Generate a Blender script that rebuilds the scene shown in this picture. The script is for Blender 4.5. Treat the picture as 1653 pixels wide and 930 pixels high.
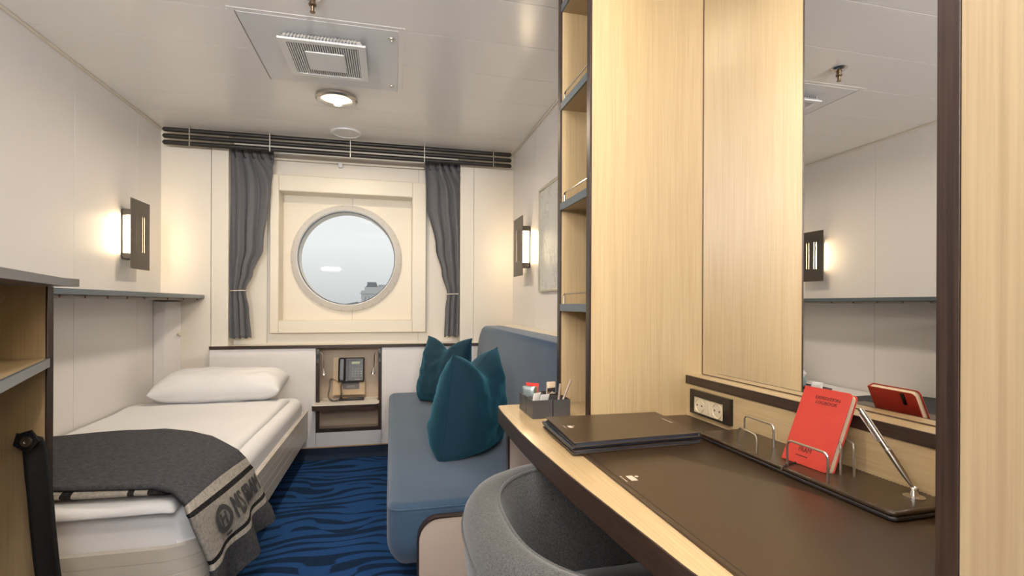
import bpy, math, random
from math import sin, cos, pi, radians, sqrt, exp
from mathutils import Vector, Matrix, noise
random.seed(7)
for o in list(bpy.data.objects): bpy.data.objects.remove(o)
S = bpy.context.scene
COL = S.collection
H = 1.01                      # camera height; all coordinates below are given from eye level, +y to the porthole
# ------------------------------------------------------------------ camera
cam_d = bpy.data.cameras.new('camera'); cam = bpy.data.objects.new('camera', cam_d); COL.objects.link(cam)
F, YAW, ROLL, SHY = 812.697, 0.2352507, -0.0042877, 26.78
fw = Vector((sin(YAW), cos(YAW), 0)); rt = Vector((cos(YAW), -sin(YAW), 0)); dn = Vector((0, 0, -1))
r2 = rt*cos(ROLL) + dn*sin(ROLL); d2 = dn*cos(ROLL) - rt*sin(ROLL)
m = Matrix.Identity(4)
for i in range(3):
    m[i][0] = r2[i]; m[i][1] = -d2[i]; m[i][2] = -fw[i]
m[2][3] = H
cam.matrix_world = m
cam_d.sensor_width = 36; cam_d.lens = F/1653*36; cam_d.shift_y = SHY/1653; cam_d.clip_start = 0.02; cam_d.clip_end = 500
S.camera = cam
# ------------------------------------------------------------------ view, world, room lights
vs = S.view_settings
vs.view_transform = 'Standard'; vs.look = 'None'; vs.gamma = 1; vs.use_curve_mapping = False
vs.exposure = 0.0
W = bpy.data.worlds.new('overcast'); S.world = W; W.use_nodes = True
wn = W.node_tree.nodes; wl = W.node_tree.links; wn.clear()
wo = wn.new('ShaderNodeOutputWorld'); bg = wn.new('ShaderNodeBackground'); tc = wn.new('ShaderNodeTexCoord')
sx = wn.new('ShaderNodeSeparateXYZ'); cr = wn.new('ShaderNodeValToRGB')
wl.new(tc.outputs['Generated'], sx.inputs[0]); wl.new(sx.outputs[2], cr.inputs[0]); wl.new(cr.outputs[0], bg.inputs[0]); wl.new(bg.outputs[0], wo.inputs[0])
cr.color_ramp.elements[0].position = 0.0; cr.color_ramp.elements[0].color = (.68, .685, .69, 1)
cr.color_ramp.elements[1].position = 0.11; cr.color_ramp.elements[1].color = (.98, .98, .975, 1)
bg.inputs[1].default_value = .94
FILL_UPLIGHT_W = 150                # unseen uplighters added behind the camera to brighten the ceiling
LAMPS = [  # ceiling downlights: x, y, watts, colour, radius
    (-.28, 2.745, 13, (1, .82, .60), .075),
    (-.30, .75, 7, (1, .93, .86), .075),  # unseen lamp, added to brighten the middle of the cabin
    (.42, .72, 4.0, (1, .84, .60), .06),
]
FILL_PANEL_W = 13                  # unseen square panel added behind the camera as soft fill
# ------------------------------------------------------------------ materials
MATS = {}
def mat(name, col, rough=.5, metal=0, spec=.5, **k):
    if name in MATS: return MATS[name]
    m = bpy.data.materials.new(name); m.use_nodes = True; MATS[name] = m
    b = m.node_tree.nodes['Principled BSDF']
    b.inputs['Base Color'].default_value = (*col, 1); b.inputs['Roughness'].default_value = rough
    b.inputs['Metallic'].default_value = metal; b.inputs['Specular IOR Level'].default_value = spec
    for a, v in k.items(): b.inputs[a.replace('_', ' ')].default_value = v
    return m
def nd(m, t, **k):
    n = m.node_tree.nodes.new(t)
    for a, v in k.items():
        if hasattr(n, a): setattr(n, a, v)
        else: n.inputs[a].default_value = v
    return n
def ln(m, a, b): m.node_tree.links.new(a, b)
def bsdf(m): return m.node_tree.nodes['Principled BSDF']
def mapping(m, scale, coord='Object', rot=(0, 0, 0)):
    t = nd(m, 'ShaderNodeTexCoord'); p = nd(m, 'ShaderNodeMapping'); ln(m, t.outputs[coord], p.inputs[0])
    p.inputs['Scale'].default_value = scale; p.inputs['Rotation'].default_value = rot
    return p.outputs[0]
def ramp(m, src, stops):
    r = nd(m, 'ShaderNodeValToRGB'); ln(m, src, r.inputs[0]); e = r.color_ramp.elements
    while len(e) < len(stops): e.new(.5)
    for i, (p, c) in enumerate(stops):
        e[i].position = p; e[i].color = (*c, 1) if len(c) == 3 else c
    return r.outputs[0]
def bump(m, src, strength=.2, dist=.001):
    b = nd(m, 'ShaderNodeBump'); b.inputs['Strength'].default_value = strength; b.inputs['Distance'].default_value = dist
    ln(m, src, b.inputs['Height']); ln(m, b.outputs[0], bsdf(m).inputs['Normal'])
def wood(name, c1, c2, axis='z', rough=.38, s=1.0):
    if name in MATS: return MATS[name]
    m = mat(name, c1, rough)
    sc = {'z': (330, 330, 5), 'y': (330, 5, 330), 'x': (5, 330, 330)}[axis]
    sc = tuple(v*s for v in sc)
    v = mapping(m, sc); n = nd(m, 'ShaderNodeTexNoise'); n.inputs['Scale'].default_value = 1; n.inputs['Detail'].default_value = 4; n.inputs['Roughness'].default_value = .6
    ln(m, v, n.inputs['Vector'])
    v2 = mapping(m, tuple(q*.12 for q in sc)); n2 = nd(m, 'ShaderNodeTexNoise'); n2.inputs['Scale'].default_value = 1; n2.inputs['Detail'].default_value = 3
    ln(m, v2, n2.inputs['Vector'])
    mx = nd(m, 'ShaderNodeMath', operation='MULTIPLY_ADD'); ln(m, n.outputs[0], mx.inputs[0]); mx.inputs[1].default_value = .7
    m3 = nd(m, 'ShaderNodeMath', operation='MULTIPLY'); ln(m, n2.outputs[0], m3.inputs[0]); m3.inputs[1].default_value = .3
    ln(m, m3.outputs[0], mx.inputs[2])
    ln(m, ramp(m, mx.outputs[0], [(.36, c1), (.62, c2)]), bsdf(m).inputs['Base Color'])
    bump(m, n.outputs[0], .08, .0005)
    return m
OAK = dict(c1=(.425, .305, .155), c2=(.495, .370, .205))
oak = wood('oak_upright', **OAK); oak_y = wood('oak_along', axis='y', rough=.30, **OAK); oak_x = wood('oak_across', axis='x', **OAK)
wenge = wood('wenge', (.018, .010, .007), (.048, .027, .018), 'z', .35)
wenge_y = wood('wenge_along', (.018, .010, .007), (.048, .027, .018), 'y', .35)
wenge_x = wood('wenge_across', (.018, .010, .007), (.048, .027, .018), 'x', .35)
wall_m = mat('wall_laminate', (.75, .725, .71), .40)
back_m = mat('wall_cream_laminate', (.72, .67, .585), .45)
ceil_m = mat('ceiling_gloss_panel', (.83, .815, .80), .22)
cream = mat('cream_paint', (.72, .66, .55), .40)
seam_m = mat('seam_shadow_gap', (.25, .22, .18), .7)
white_pl = mat('white_plastic', (.74, .74, .74), .35)
slate = mat('laminate_edge_blue_reflection', (.085, .115, .14), .28)  # dark edge; the blue in it paints in cool reflections
darkmet = mat('bronze_metal', (.115, .10, .085), .40, .75)
chrome = mat('chrome', (.62, .60, .58), .20, 1)
nickel = mat('brushed_nickel', (.55, .52, .48), .30, 1)
black_pl = mat('black_plastic', (.012, .013, .014), .35)
grey_pl = mat('charcoal_plastic', (.018, .019, .019), .4)
def fabric(name, col, col2, scale, rough=.9, sheen=0, bumpd=.0006, bs=.5, mottle=6):
    if name in MATS: return MATS[name]
    m = mat(name, col, rough, 0, .25)
    v = mapping(m, (1, 1, 1))
    n = nd(m, 'ShaderNodeTexNoise'); n.inputs['Scale'].default_value = scale; n.inputs['Detail'].default_value = 3; ln(m, v, n.inputs['Vector'])
    n2 = nd(m, 'ShaderNodeTexNoise'); n2.inputs['Scale'].default_value = mottle; ln(m, v, n2.inputs['Vector'])
    mx = nd(m, 'ShaderNodeMath', operation='MULTIPLY_ADD'); ln(m, n.outputs[0], mx.inputs[0]); mx.inputs[1].default_value = .8
    m3 = nd(m, 'ShaderNodeMath', operation='MULTIPLY'); ln(m, n2.outputs[0], m3.inputs[0]); m3.inputs[1].default_value = .2; ln(m, m3.outputs[0], mx.inputs[2])
    ln(m, ramp(m, mx.outputs[0], [(.35, col), (.65, col2)]), bsdf(m).inputs['Base Color'])
    bsdf(m).inputs['Sheen Weight'].default_value = sheen
    bump(m, n.outputs[0], bs, bumpd)
    return m
sofa_f = fabric('slate_blue_upholstery', (.024, .050, .088), (.050, .094, .152), 700, sheen=.25)
chair_f = fabric('grey_tweed_upholstery', (.022, .022, .022), (.080, .079, .078), 420, sheen=.2)
velvet = fabric('teal_velvet', (.002, .017, .032), (.003, .026, .046), 300, .75, sheen=.4, bs=.15)
bsdf(velvet).inputs['Sheen Tint'].default_value = (.1, .45, .6, 1)
linen = fabric('white_bed_linen', (.78, .78, .79), (.82, .82, .83), 900, .85, bs=.08)
curtain_f = fabric('grey_curtain_cloth', (.105, .105, .115), (.125, .125, .135), 900, .7, sheen=.2, bs=.2)
webbing = fabric('black_webbing', (.008, .008, .008), (.022, .022, .022), 500, .8)
leather = mat('brown_leather', (.040, .023, .011), .30)
_n = nd(leather, 'ShaderNodeTexNoise'); _n.inputs['Scale'].default_value = 350; _n.inputs['Detail'].default_value = 3
ln(leather, mapping(leather, (1, 1, 1)), _n.inputs['Vector']); bump(leather, _n.outputs[0], .12, .0004)
leather_d = mat('dark_leather_edge', (.012, .010, .010), .4)
red = mat('red_cover', (.44, .032, .018), .48)
paper = mat('cream_paper', (.80, .68, .50), .8)
white_paper = mat('white_paper', (.78, .76, .72), .7)
printm = mat('black_print', (.06, .008, .006), .6)
whiteprint = mat('pale_print', (.60, .48, .38), .5)
def emis(name, col, st):
    if name in MATS: return MATS[name]
    m = mat(name, (.8, .8, .8), .4)
    bsdf(m).inputs['Emission Color'].default_value = (*col, 1); bsdf(m).inputs['Emission Strength'].default_value = st
    return m
glow = emis('lit_diffuser', (1, .86, .62), 1.5)
tube_m = emis('lit_frosted_glass', (1, .76, .46), 36)
lcd = mat('lcd_screen', (.35, .38, .18), .3)
glass = bpy.data.materials.new('window_glass'); glass.use_nodes = True
gn = glass.node_tree.nodes; gl = glass.node_tree.links; gn.clear()
go = gn.new('ShaderNodeOutputMaterial'); gt = gn.new('ShaderNodeBsdfTransparent'); gg = gn.new('ShaderNodeBsdfGlossy'); gm = gn.new('ShaderNodeMixShader'); gf = gn.new('ShaderNodeFresnel')
gg.inputs['Roughness'].default_value = .02; gt.inputs[0].default_value = (.97, .98, .98, 1); gf.inputs[0].default_value = 1.08
gl.new(gf.outputs[0], gm.inputs[0]); gl.new(gt.outputs[0], gm.inputs[1]); gl.new(gg.outputs[0], gm.inputs[2]); gl.new(gm.outputs[0], go.inputs[0])
mirror_m = mat('mirror_silver', (.86, .85, .83), .008, 1)
# carpet: dark tiger streaks across a blue pile
carpet = mat('blue_carpet', (.02, .07, .2), .95, 0, .1)
def mth(m, op, a, b_=None):
    q = nd(m, 'ShaderNodeMath', operation=op)
    for k, v_ in enumerate((a, b_)):
        if v_ is None: continue
        if isinstance(v_, (int, float)): q.inputs[k].default_value = v_
        else: ln(m, v_, q.inputs[k])
    return q.outputs[0]
def nz(m, scale, off=0):
    v_ = mapping(m, scale); v_.node.inputs['Location'].default_value = (off, off*.7, 0)
    q = nd(m, 'ShaderNodeTexNoise'); q.inputs['Scale'].default_value = 1; q.inputs['Detail'].default_value = 0; ln(m, v_, q.inputs['Vector']); return q.outputs[0]
sep = nd(carpet, 'ShaderNodeSeparateXYZ'); ln(carpet, mapping(carpet, (1, 1, 1)), sep.inputs[0])
phase = mth(carpet, 'ADD', mth(carpet, 'MULTIPLY', sep.outputs[1], 13.5), mth(carpet, 'MULTIPLY', nz(carpet, (3.2, 2.6, 1)), 4.2))
tri = mth(carpet, 'ABSOLUTE', mth(carpet, 'SUBTRACT', mth(carpet, 'FRACT', phase), .5))      # 0 mid-streak .. .5
thr = mth(carpet, 'MULTIPLY', mth(carpet, 'SUBTRACT', nz(carpet, (3.6, 15, 1), 5), .30), .95)
c = ramp(carpet, mth(carpet, 'ADD', mth(carpet, 'SUBTRACT', tri, thr), .5), [(.485, (.009, .026, .065)), (.515, (.017, .066, .20))])
fn = nd(carpet, 'ShaderNodeTexNoise'); fn.inputs['Scale'].default_value = 500; ln(carpet, mapping(carpet, (1, 1, 1)), fn.inputs['Vector'])
mixc = nd(carpet, 'ShaderNodeMixRGB', blend_type='MULTIPLY'); mixc.inputs[0].default_value = .7; ln(carpet, c, mixc.inputs[1])
ln(carpet, ramp(carpet, fn.outputs[0], [(.3, (.55, .55, .55)), (.7, (1.3, 1.3, 1.3))]), mixc.inputs[2]); ln(carpet, mixc.outputs[0], bsdf(carpet).inputs['Base Color'])
bump(carpet, fn.outputs[0], .6, .003)
cove_m = mat('dark_blue_cove', (.012, .02, .045), .9)
ln(cove_m, ramp(cove_m, nd(cove_m, 'ShaderNodeTexWave').outputs[0], [(.3, (.006, .010, .020)), (.7, (.010, .028, .065))]), bsdf(cove_m).inputs['Base Color'])
ln(cove_m, mapping(cove_m, (7, 1, 1)), cove_m.node_tree.nodes['Wave Texture'].inputs['Vector'])
# blanket: wool with bands laid out in uv (u = near to far, v = distance down from the top band)
def wool_nodes(m):
    v = mapping(m, (1, 1, 1)); n = nd(m, 'ShaderNodeTexNoise'); n.inputs['Scale'].default_value = 85; n.inputs['Detail'].default_value = 8; n.inputs['Roughness'].default_value = .85
    ln(m, v, n.inputs['Vector']); bump(m, n.outputs[0], .9, .004); return n.outputs[0]
def wool(name, stops, axis):
    m = mat(name, (.1, .1, .1), .95, 0, .1)
    n = wool_nodes(m)
    if axis == 'uv':
        t = nd(m, 'ShaderNodeUVMap'); s = nd(m, 'ShaderNodeSeparateXYZ'); ln(m, t.outputs[0], s.inputs[0]); src = s.outputs[1]
    r = nd(m, 'ShaderNodeValToRGB'); ln(m, src, r.inputs[0]); r.color_ramp.interpolation = 'CONSTANT'
    e = r.color_ramp.elements
    while len(e) < len(stops): e.new(.5)
    for i, (p, c) in enumerate(stops): e[i].position = p; e[i].color = (*c, 1)
    lo = nd(m, 'ShaderNodeVectorMath', operation='SCALE'); ln(m, r.outputs[0], lo.inputs[0]); lo.inputs['Scale'].default_value = .62
    hs = nd(m, 'ShaderNodeVectorMath', operation='SCALE'); ln(m, r.outputs[0], hs.inputs[0]); hs.inputs['Scale'].default_value = 1.15
    hi = nd(m, 'ShaderNodeVectorMath', operation='ADD'); ln(m, hs.outputs[0], hi.inputs[0]); hi.inputs[1].default_value = (.030, .030, .032)
    mx = nd(m, 'ShaderNodeMixRGB'); ln(m, lo.outputs[0], mx.inputs[1]); ln(m, hi.outputs[0], mx.inputs[2])
    ln(m, ramp(m, n, [(.38, (0, 0, 0)), (.64, (1, 1, 1))]), mx.inputs[0]); ln(m, mx.outputs[0], bsdf(m).inputs['Base Color'])
    return m
WG = (.080, .080, .088); WB = (.014, .012, .012); WC = (.50, .46, .40)
blanket_m = wool('grey_wool_with_bands', [(0, WG), (.50, WC), (.53, WB), (.55, WC), (.70, WB), (.72, WC), (.75, WG)], 'uv')
fold_m = wool('striped_wool_fold', [(0, WG), (.56, WC), (.63, WB), (.67, WC), (.86, WB), (.885, WC), (.93, WB)], 'uv')
# ------------------------------------------------------------------ mesh helpers
AO = {}
class MB:
    def __init__(s): s.v = []; s.f = []; s.uv = {}
    def add(s, vs, fs, uv=None):
        b = len(s.v); s.v += [tuple(p) for p in vs]; s.f += [tuple(i+b for i in f) for f in fs]
        if uv:
            for i, q in enumerate(uv): s.uv[b+i] = q
        return s
    def box(s, x0, x1, y0, y1, z0, z1):
        P = [(x, y, z) for z in (z0, z1) for y in (y0, y1) for x in (x0, x1)]
        return s.add(P, [(0, 2, 3, 1), (4, 5, 7, 6), (0, 1, 5, 4), (2, 6, 7, 3), (0, 4, 6, 2), (1, 3, 7, 5)])
    def obox(s, c, A, B, C, a, b, d):
        c, A, B, C = map(Vector, (c, A, B, C)); A.normalize(); B.normalize(); C.normalize()
        P = [c+A*(a*i)+B*(b*j)+C*(d*k) for k in (-.5, .5) for j in (-.5, .5) for i in (-.5, .5)]
        return s.add(P, [(0, 2, 3, 1), (4, 5, 7, 6), (0, 1, 5, 4), (2, 6, 7, 3), (0, 4, 6, 2), (1, 3, 7, 5)])
    def prism(s, poly, axis, a, b):
        def P(p, q):
            return {'x': (q, p[0], p[1]), 'y': (p[0], q, p[1]), 'z': (p[0], p[1], q)}[axis]
        n = len(poly)
        vs = [P(p, a) for p in poly]+[P(p, b) for p in poly]
        fs = [tuple(range(n))[::-1], tuple(range(n, 2*n))]+[(i, (i+1) % n, n+(i+1) % n, n+i) for i in range(n)]
        return s.add(vs, fs)
    def tube(s, pts, r, n=10, closed=False, caps=True):
        pts = [Vector(p) for p in pts]; m_ = len(pts); R = r if isinstance(r, (list, tuple)) else [r]*m_
        T = []
        for i in range(m_):
            a = pts[i-1] if (i > 0 or closed) else pts[i]; b = pts[(i+1) % m_] if (i < m_-1 or closed) else pts[i]
            T.append((b-a).normalized())
        u = T[0].orthogonal().normalized(); vs = []
        for i in range(m_):
            u = (u-T[i]*u.dot(T[i]))
            u = u.normalized() if u.length > 1e-6 else T[i].orthogonal().normalized()
            w = T[i].cross(u)
            for k in range(n):
                a = 2*pi*k/n; vs.append(pts[i]+(u*cos(a)+w*sin(a))*R[i])
        fs = []
        for i in range(m_ if closed else m_-1):
            j = (i+1) % m_
            for k in range(n):
                fs.append((i*n+k, i*n+(k+1) % n, j*n+(k+1) % n, j*n+k))
        if caps and not closed: fs += [tuple(range(n))[::-1], tuple(range((m_-1)*n, m_*n))]
        return s.add(vs, fs)
    def lathe(s, prof, c, A=(0, 0, 1), n=40, closed=False):
        c = Vector(c); A = Vector(A).normalized(); u = A.orthogonal().normalized(); w = A.cross(u); vs = []; k = len(prof)
        for i in range(n):
            a = 2*pi*i/n; d = u*cos(a)+w*sin(a)
            for r, h in prof: vs.append(c+d*r+A*h)
        fs = []
        for i in range(n):
            j = (i+1) % n
            for q in range(k if closed else k-1):
                q2 = (q+1) % k
                fs.append((i*k+q, j*k+q, j*k+q2, i*k+q2))
        if not closed:
            if prof[0][0] > 1e-5: fs.append(tuple(i*k for i in range(n))[::-1])
            if prof[-1][0] > 1e-5: fs.append(tuple(i*k+k-1 for i in range(n)))
        return s.add(vs, fs)
    def disc(s, c, A, r, h=.002, n=32):
        return s.lathe([(r, 0), (r, h)], c, A, n)
    def grid(s, nu, nv, fn, uvf=None, closed_u=False):
        vs = []; uv = []
        for i in range(nu+1):
            for j in range(nv+1):
                a, b = i/nu, j/nv; vs.append(fn(a, b)); uv.append(uvf(a, b) if uvf else (a, b))
        fs = [(i*(nv+1)+j, (i+1)*(nv+1)+j, (i+1)*(nv+1)+j+1, i*(nv+1)+j+1) for i in range(nu) for j in range(nv)]
        return s.add(vs, fs, uv)
    def soft(s, x0, x1, y0, y1, z0, z1, rc=.03, rt=.02, rb=None, n=6, k=5):
        """box with rounded plan corners and rolled top and bottom edges"""
        rb = rt if rb is None else rb; rings = []
        if rb > 0: rings += [(rb*(1-sin(t*pi/2/k)), z0+rb*(1-cos(t*pi/2/k))) for t in range(k+1)]
        else: rings += [(0, z0)]
        if rt > 0: rings += [(rt*(1-cos(t*pi/2/k)), z1-rt*(1-sin(t*pi/2/k))) for t in range(k+1)]
        else: rings += [(0, z1)]
        vs = []; N = 4*(n+1)
        for ins, z in rings:
            r = max(rc-ins, .002)
            for q, (cx, cy) in enumerate(((x1-ins-r, y1-ins-r), (x0+ins+r, y1-ins-r), (x0+ins+r, y0+ins+r), (x1-ins-r, y0+ins+r))):
                for t in range(n+1):
                    a = (q+t/n)*pi/2; vs.append((cx+r*cos(a), cy+r*sin(a), z))
        fs = [tuple(range(N))[::-1], tuple(range((len(rings)-1)*N, len(rings)*N))]
        for i in range(len(rings)-1):
            for j in range(N): fs.append((i*N+j, i*N+(j+1) % N, (i+1)*N+(j+1) % N, (i+1)*N+j))
        return s.add(vs, fs)
    def sweep(s, path, prof):
        """path: xy points; prof: closed (offset to the left of travel, z)"""
        n = len(path); k = len(prof); vs = []
        for i in range(n):
            a = Vector(path[max(i-1, 0)]); b = Vector(path[min(i+1, n-1)]); t = (b-a).normalized(); nn = Vector((-t.y, t.x))
            for o_, z in prof: vs.append((path[i][0]+nn.x*o_, path[i][1]+nn.y*o_, z))
        fs = [(i*k+j, (i+1)*k+j, (i+1)*k+(j+1) % k, i*k+(j+1) % k) for i in range(n-1) for j in range(k)]
        fs += [tuple(range(k)), tuple(range((n-1)*k, n*k))[::-1]]
        return s.add(vs, fs)
def arc(cx, cy, r, a0, a1, n=8): return [(cx+r*cos(radians(a0+(a1-a0)*i/n)), cy+r*sin(radians(a0+(a1-a0)*i/n))) for i in range(n+1)]
def obj(name, mb, m_, parent=None, bevel=0, seg=2, sharp=35, sub=0, solid=0):
    me = bpy.data.meshes.new(name)
    if parent is None:
        xs = [p[0] for p in mb.v]; ys = [p[1] for p in mb.v]; zs = [p[2] for p in mb.v]
        ao = ((min(xs)+max(xs))/2, (min(ys)+max(ys))/2, min(zs))
    else: ao = AO[parent.name]
    me.from_pydata([(p[0]-ao[0], p[1]-ao[1], p[2]-ao[2]) for p in mb.v], [], mb.f)
    if mb.uv:
        ul = me.uv_layers.new(name='UVMap')
        for L in me.loops: ul.data[L.index].uv = mb.uv.get(L.vertex_index, (0, 0))
    import bmesh
    b = bmesh.new(); b.from_mesh(me); bmesh.ops.recalc_face_normals(b, faces=b.faces); b.to_mesh(me); b.free()
    for p in me.polygons: p.use_smooth = True
    me.set_sharp_from_angle(angle=radians(sharp))
    me.materials.append(m_)
    o = bpy.data.objects.new(name, me); COL.objects.link(o); AO[o.name] = ao
    if parent is None: o.location = (ao[0], ao[1], ao[2]+H)
    else: o.parent = parent
    if solid:
        q = o.modifiers.new('thickness', 'SOLIDIFY'); q.thickness = solid; q.offset = -1
    if bevel:
        q = o.modifiers.new('bevel', 'BEVEL'); q.width = bevel; q.segments = seg; q.limit_method = 'ANGLE'; q.angle_limit = radians(40); q.harden_normals = False
    if sub:
        q = o.modifiers.new('subdivision', 'SUBSURF'); q.levels = sub; q.render_levels = sub
    return o
def tag(o, label, cat, group=None):
    o['label'] = label; o['category'] = cat
    if group: o['group'] = group
    return o
def thing(name, loc, label, cat, group=None):
    o = bpy.data.objects.new(name, None); COL.objects.link(o); o.empty_display_size = .05
    o.location = (loc[0], loc[1], loc[2]+H); AO[o.name] = tuple(loc); return tag(o, label, cat, group)
def struct(name, mb, m_, parent=None, **k):
    o = obj(name, mb, m_, parent, **k)
    if parent is None: o['kind'] = 'structure'
    return o
def text_mb(txt, size, origin, U, V_, depth=.0006, align='CENTER', sx=1.0, mapf=None, bold=0):
    """flat lettering laid out along U (reading) and V_ (up) from origin"""
    c = bpy.data.curves.new('lettering', 'FONT'); c.body = txt; c.size = size; c.align_x = align; c.align_y = 'CENTER'; c.extrude = depth/2; c.resolution_u = 2; c.offset = bold*size
    o = bpy.data.objects.new('lettering', c); COL.objects.link(o); dg = bpy.context.evaluated_depsgraph_get()
    me = bpy.data.meshes.new_from_object(o.evaluated_get(dg)); U = Vector(U).normalized(); V_ = Vector(V_).normalized(); N = U.cross(V_); b = MB()
    if mapf: vs = [mapf(p.co.x*sx, p.co.y, p.co.z) for p in me.vertices]
    else: vs = [Vector(origin)+U*(p.co.x*sx)+V_*p.co.y+N*p.co.z for p in me.vertices]
    b.add(vs, [tuple(p.vertices) for p in me.polygons])
    bpy.data.objects.remove(o); bpy.data.meshes.remove(me); bpy.data.curves.remove(c); return b
def panels_x(y0, y1, seams, x0, x1, z0, z1):      # boards on a wall running along y
    b = MB(); e = [y0]+seams+[y1]
    for i in range(len(e)-1): b.box(x0, x1, e[i]+(.001 if i else 0), e[i+1]-(.001 if i < len(e)-2 else 0), z0, z1)
    return b
# ------------------------------------------------------------------ room shell
FL, CE, XL, XR, YB, YN = -1.01, 1.07, -1.375, .845, 3.5, -1.25
YR = 3.62                                              # back of the window recess
struct('floor', MB().box(XL-.1, XR+.1, YN-.1, 4.0, FL-.05, FL), carpet)
b = MB(); ys = [YN]+[2.02-.29*i for i in range(11, -1, -1) if 2.02-.29*i > YN+.05]+[2.31, 2.60, 2.89, 3.18, YR]
for i in range(len(ys)-1): b.box(XL, XR, ys[i]+.0012, ys[i+1]-.0012, CE, CE+.02)
struct('ceiling', b, ceil_m, bevel=.0012, seg=2)
struct('trim_1', MB().box(XL-.1, XR+.1, YN-.1, 4.0, CE+.021, CE+.06), seam_m)
struct('wall_left', panels_x(YN, YR, [-.3, .87, 2.045, 2.635, 3.208], XL-.03, XL, FL, CE), wall_m, bevel=.0012)
struct('wall_right', panels_x(YN, YR, [1.5, 2.33, 2.915], XR, XR+.03, FL, CE), wall_m, bevel=.0012)
struct('trim_2', MB().box(XL-.05, XL-.031, YN, YR, FL, CE), seam_m)
struct('trim_3', MB().box(XR+.031, XR+.05, YN, YR, FL, CE), seam_m)
struct('wall_behind', MB().box(XL, XR, YN-.04, YN, FL, CE), wall_m)
for i, (xa, xb, yb) in enumerate(((XL, XL+.012, YB), (XR-.012, XR, YB))):
    struct('trim_%d' % (4+i), MB().box(xa, xb, YN, yb, CE-.012, CE), back_m, bevel=.004)
# end wall: flanking panels, recess, dado below the sill
b = MB()
for xa, xb in ((XL, -1.099), (-1.096, -1.0)): b.box(xa, xb, YB, YR+.06, FL, CE)
for xa, xb in ((.466, .559), (.561, XR)): b.box(xa, xb, YB, YR+.06, FL, CE)
struct('wall_back', b, back_m, bevel=.001)
HX, HZ = -.300, .319                                    # porthole centre
WX0, WX1, WZ0, WZ1 = -.775, .235, -.195, .85
PX0, PX1, PZ0, PZ1 = -.722, .140, -.112, .745
YP = 3.72
b = MB()                                                # recess lining with opening for the window box
b.box(-1.0, PX0-.02, YR, YR+.05, -.29, CE); b.box(PX1+.02, .466, YR, YR+.05, -.29, CE)
b.box(PX0-.02, PX1+.02, YR, YR+.05, PZ1+.02, CE); b.box(PX0-.02, PX1+.02, YR, YR+.05, -.29, PZ0-.02)
struct('wall_recess', b, back_m)
b = MB()
for x in (-.80, .185): b.box(x-.001, x+.001, YR-.0012, YR, -.26, .99)
b.box(-1.0, .466, YR-.006, YR, .952, .958)
struct('trim_6', b, seam_m)
# window box: raised square frame, deep reveal, round opening
win = thing('window_1', (HX, YR, WZ0), 'square cream window surround with a round porthole between the grey curtains', 'window')
win['kind'] = 'structure'
b = MB(); fy = 3.575
g = .001; b.box(WX0, PX0-g, fy, YR, WZ0, WZ1); b.box(PX1+g, WX1, fy, YR, WZ0, WZ1); b.box(PX0-g, PX1+g, fy, YR, PZ1+g, WZ1); b.box(PX0-g, PX1+g, fy, YR, WZ0, PZ0-g)
obj('window_frame', b, cream, win, bevel=.004)
b = MB(); t = .01; fy2 = fy+.004
b.box(PX0-t, PX0, fy2, YP, PZ0-t, PZ1+t); b.box(PX1, PX1+t, fy2, YP, PZ0-t, PZ1+t); b.box(PX0, PX1, fy2, YP, PZ1, PZ1+t); b.box(PX0, PX1, fy2, YP, PZ0-t, PZ0)
obj('window_reveal', b, cream, win)
RO, RI = .372, .333
def square_hole(x0, x1, z0, z1, cx, cz, r, y, n=64):
    vs = []; fs = []
    for i in range(n):
        a = 2*pi*i/n; c_, s_ = cos(a), sin(a)
        tx = ((x1-cx)/c_ if c_ > 1e-9 else (x0-cx)/c_ if c_ < -1e-9 else 1e9); tz = ((z1-cz)/s_ if s_ > 1e-9 else (z0-cz)/s_ if s_ < -1e-9 else 1e9)
        t_ = min(tx, tz); vs += [(cx+r*c_, y, cz+r*s_), (cx+t_*c_, y, cz+t_*s_), (cx+r*c_, y+.12, cz+r*s_)]
    for i in range(n):
        j = (i+1) % n; fs += [(i*3, i*3+1, j*3+1, j*3), (i*3, j*3, j*3+2, i*3+2)]
    return vs, fs
b = MB(); b.add(*square_hole(PX0-t, PX1+t, PZ0-t, PZ1+t, HX, HZ, RI-.01, YP)); obj('window_backing', b, cream, win)
b = MB(); b.box(HX+.03, HX+.032, YP-.001, YP, PZ0, HZ-RO); b.box(HX+.03, HX+.032, YP-.001, YP, HZ+RO, PZ1); obj('window_seam', b, seam_m, win)
rim = obj('porthole_rim', MB().lathe([(RI-.008, 0), (RI-.008, .05), (RI-.002, .056), (RO-.006, .022), (RO, .014), (RO, 0)], (HX, YP-.001, HZ), (0, -1, 0), 96, closed=True), mat('aluminium', (.80, .80, .80), .34, .25), win, sharp=50)
b = MB()
for i in range(32):
    a = 2*pi*(i+.5)/32; b.lathe([(.0055, 0), (.0045, .004), (0, .005)], (HX+(RO-.012)*cos(a), YP-.024, HZ+(RO-.012)*sin(a)), (0, -1, 0), 8)
obj('rivets', b, nickel, rim)
obj('gasket', MB().lathe([(RI-.014, .02), (RI-.014, .03), (RI-.004, .03), (RI-.004, .02)], (HX, YP-.001, HZ), (0, -1, 0), 96, closed=True), black_pl, rim)
obj('window_pane', MB().lathe([(RI-.006, 0), (RI-.006, .006)], (HX, YP-.016, HZ), (0, -1, 0), 64), glass, win)
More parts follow.
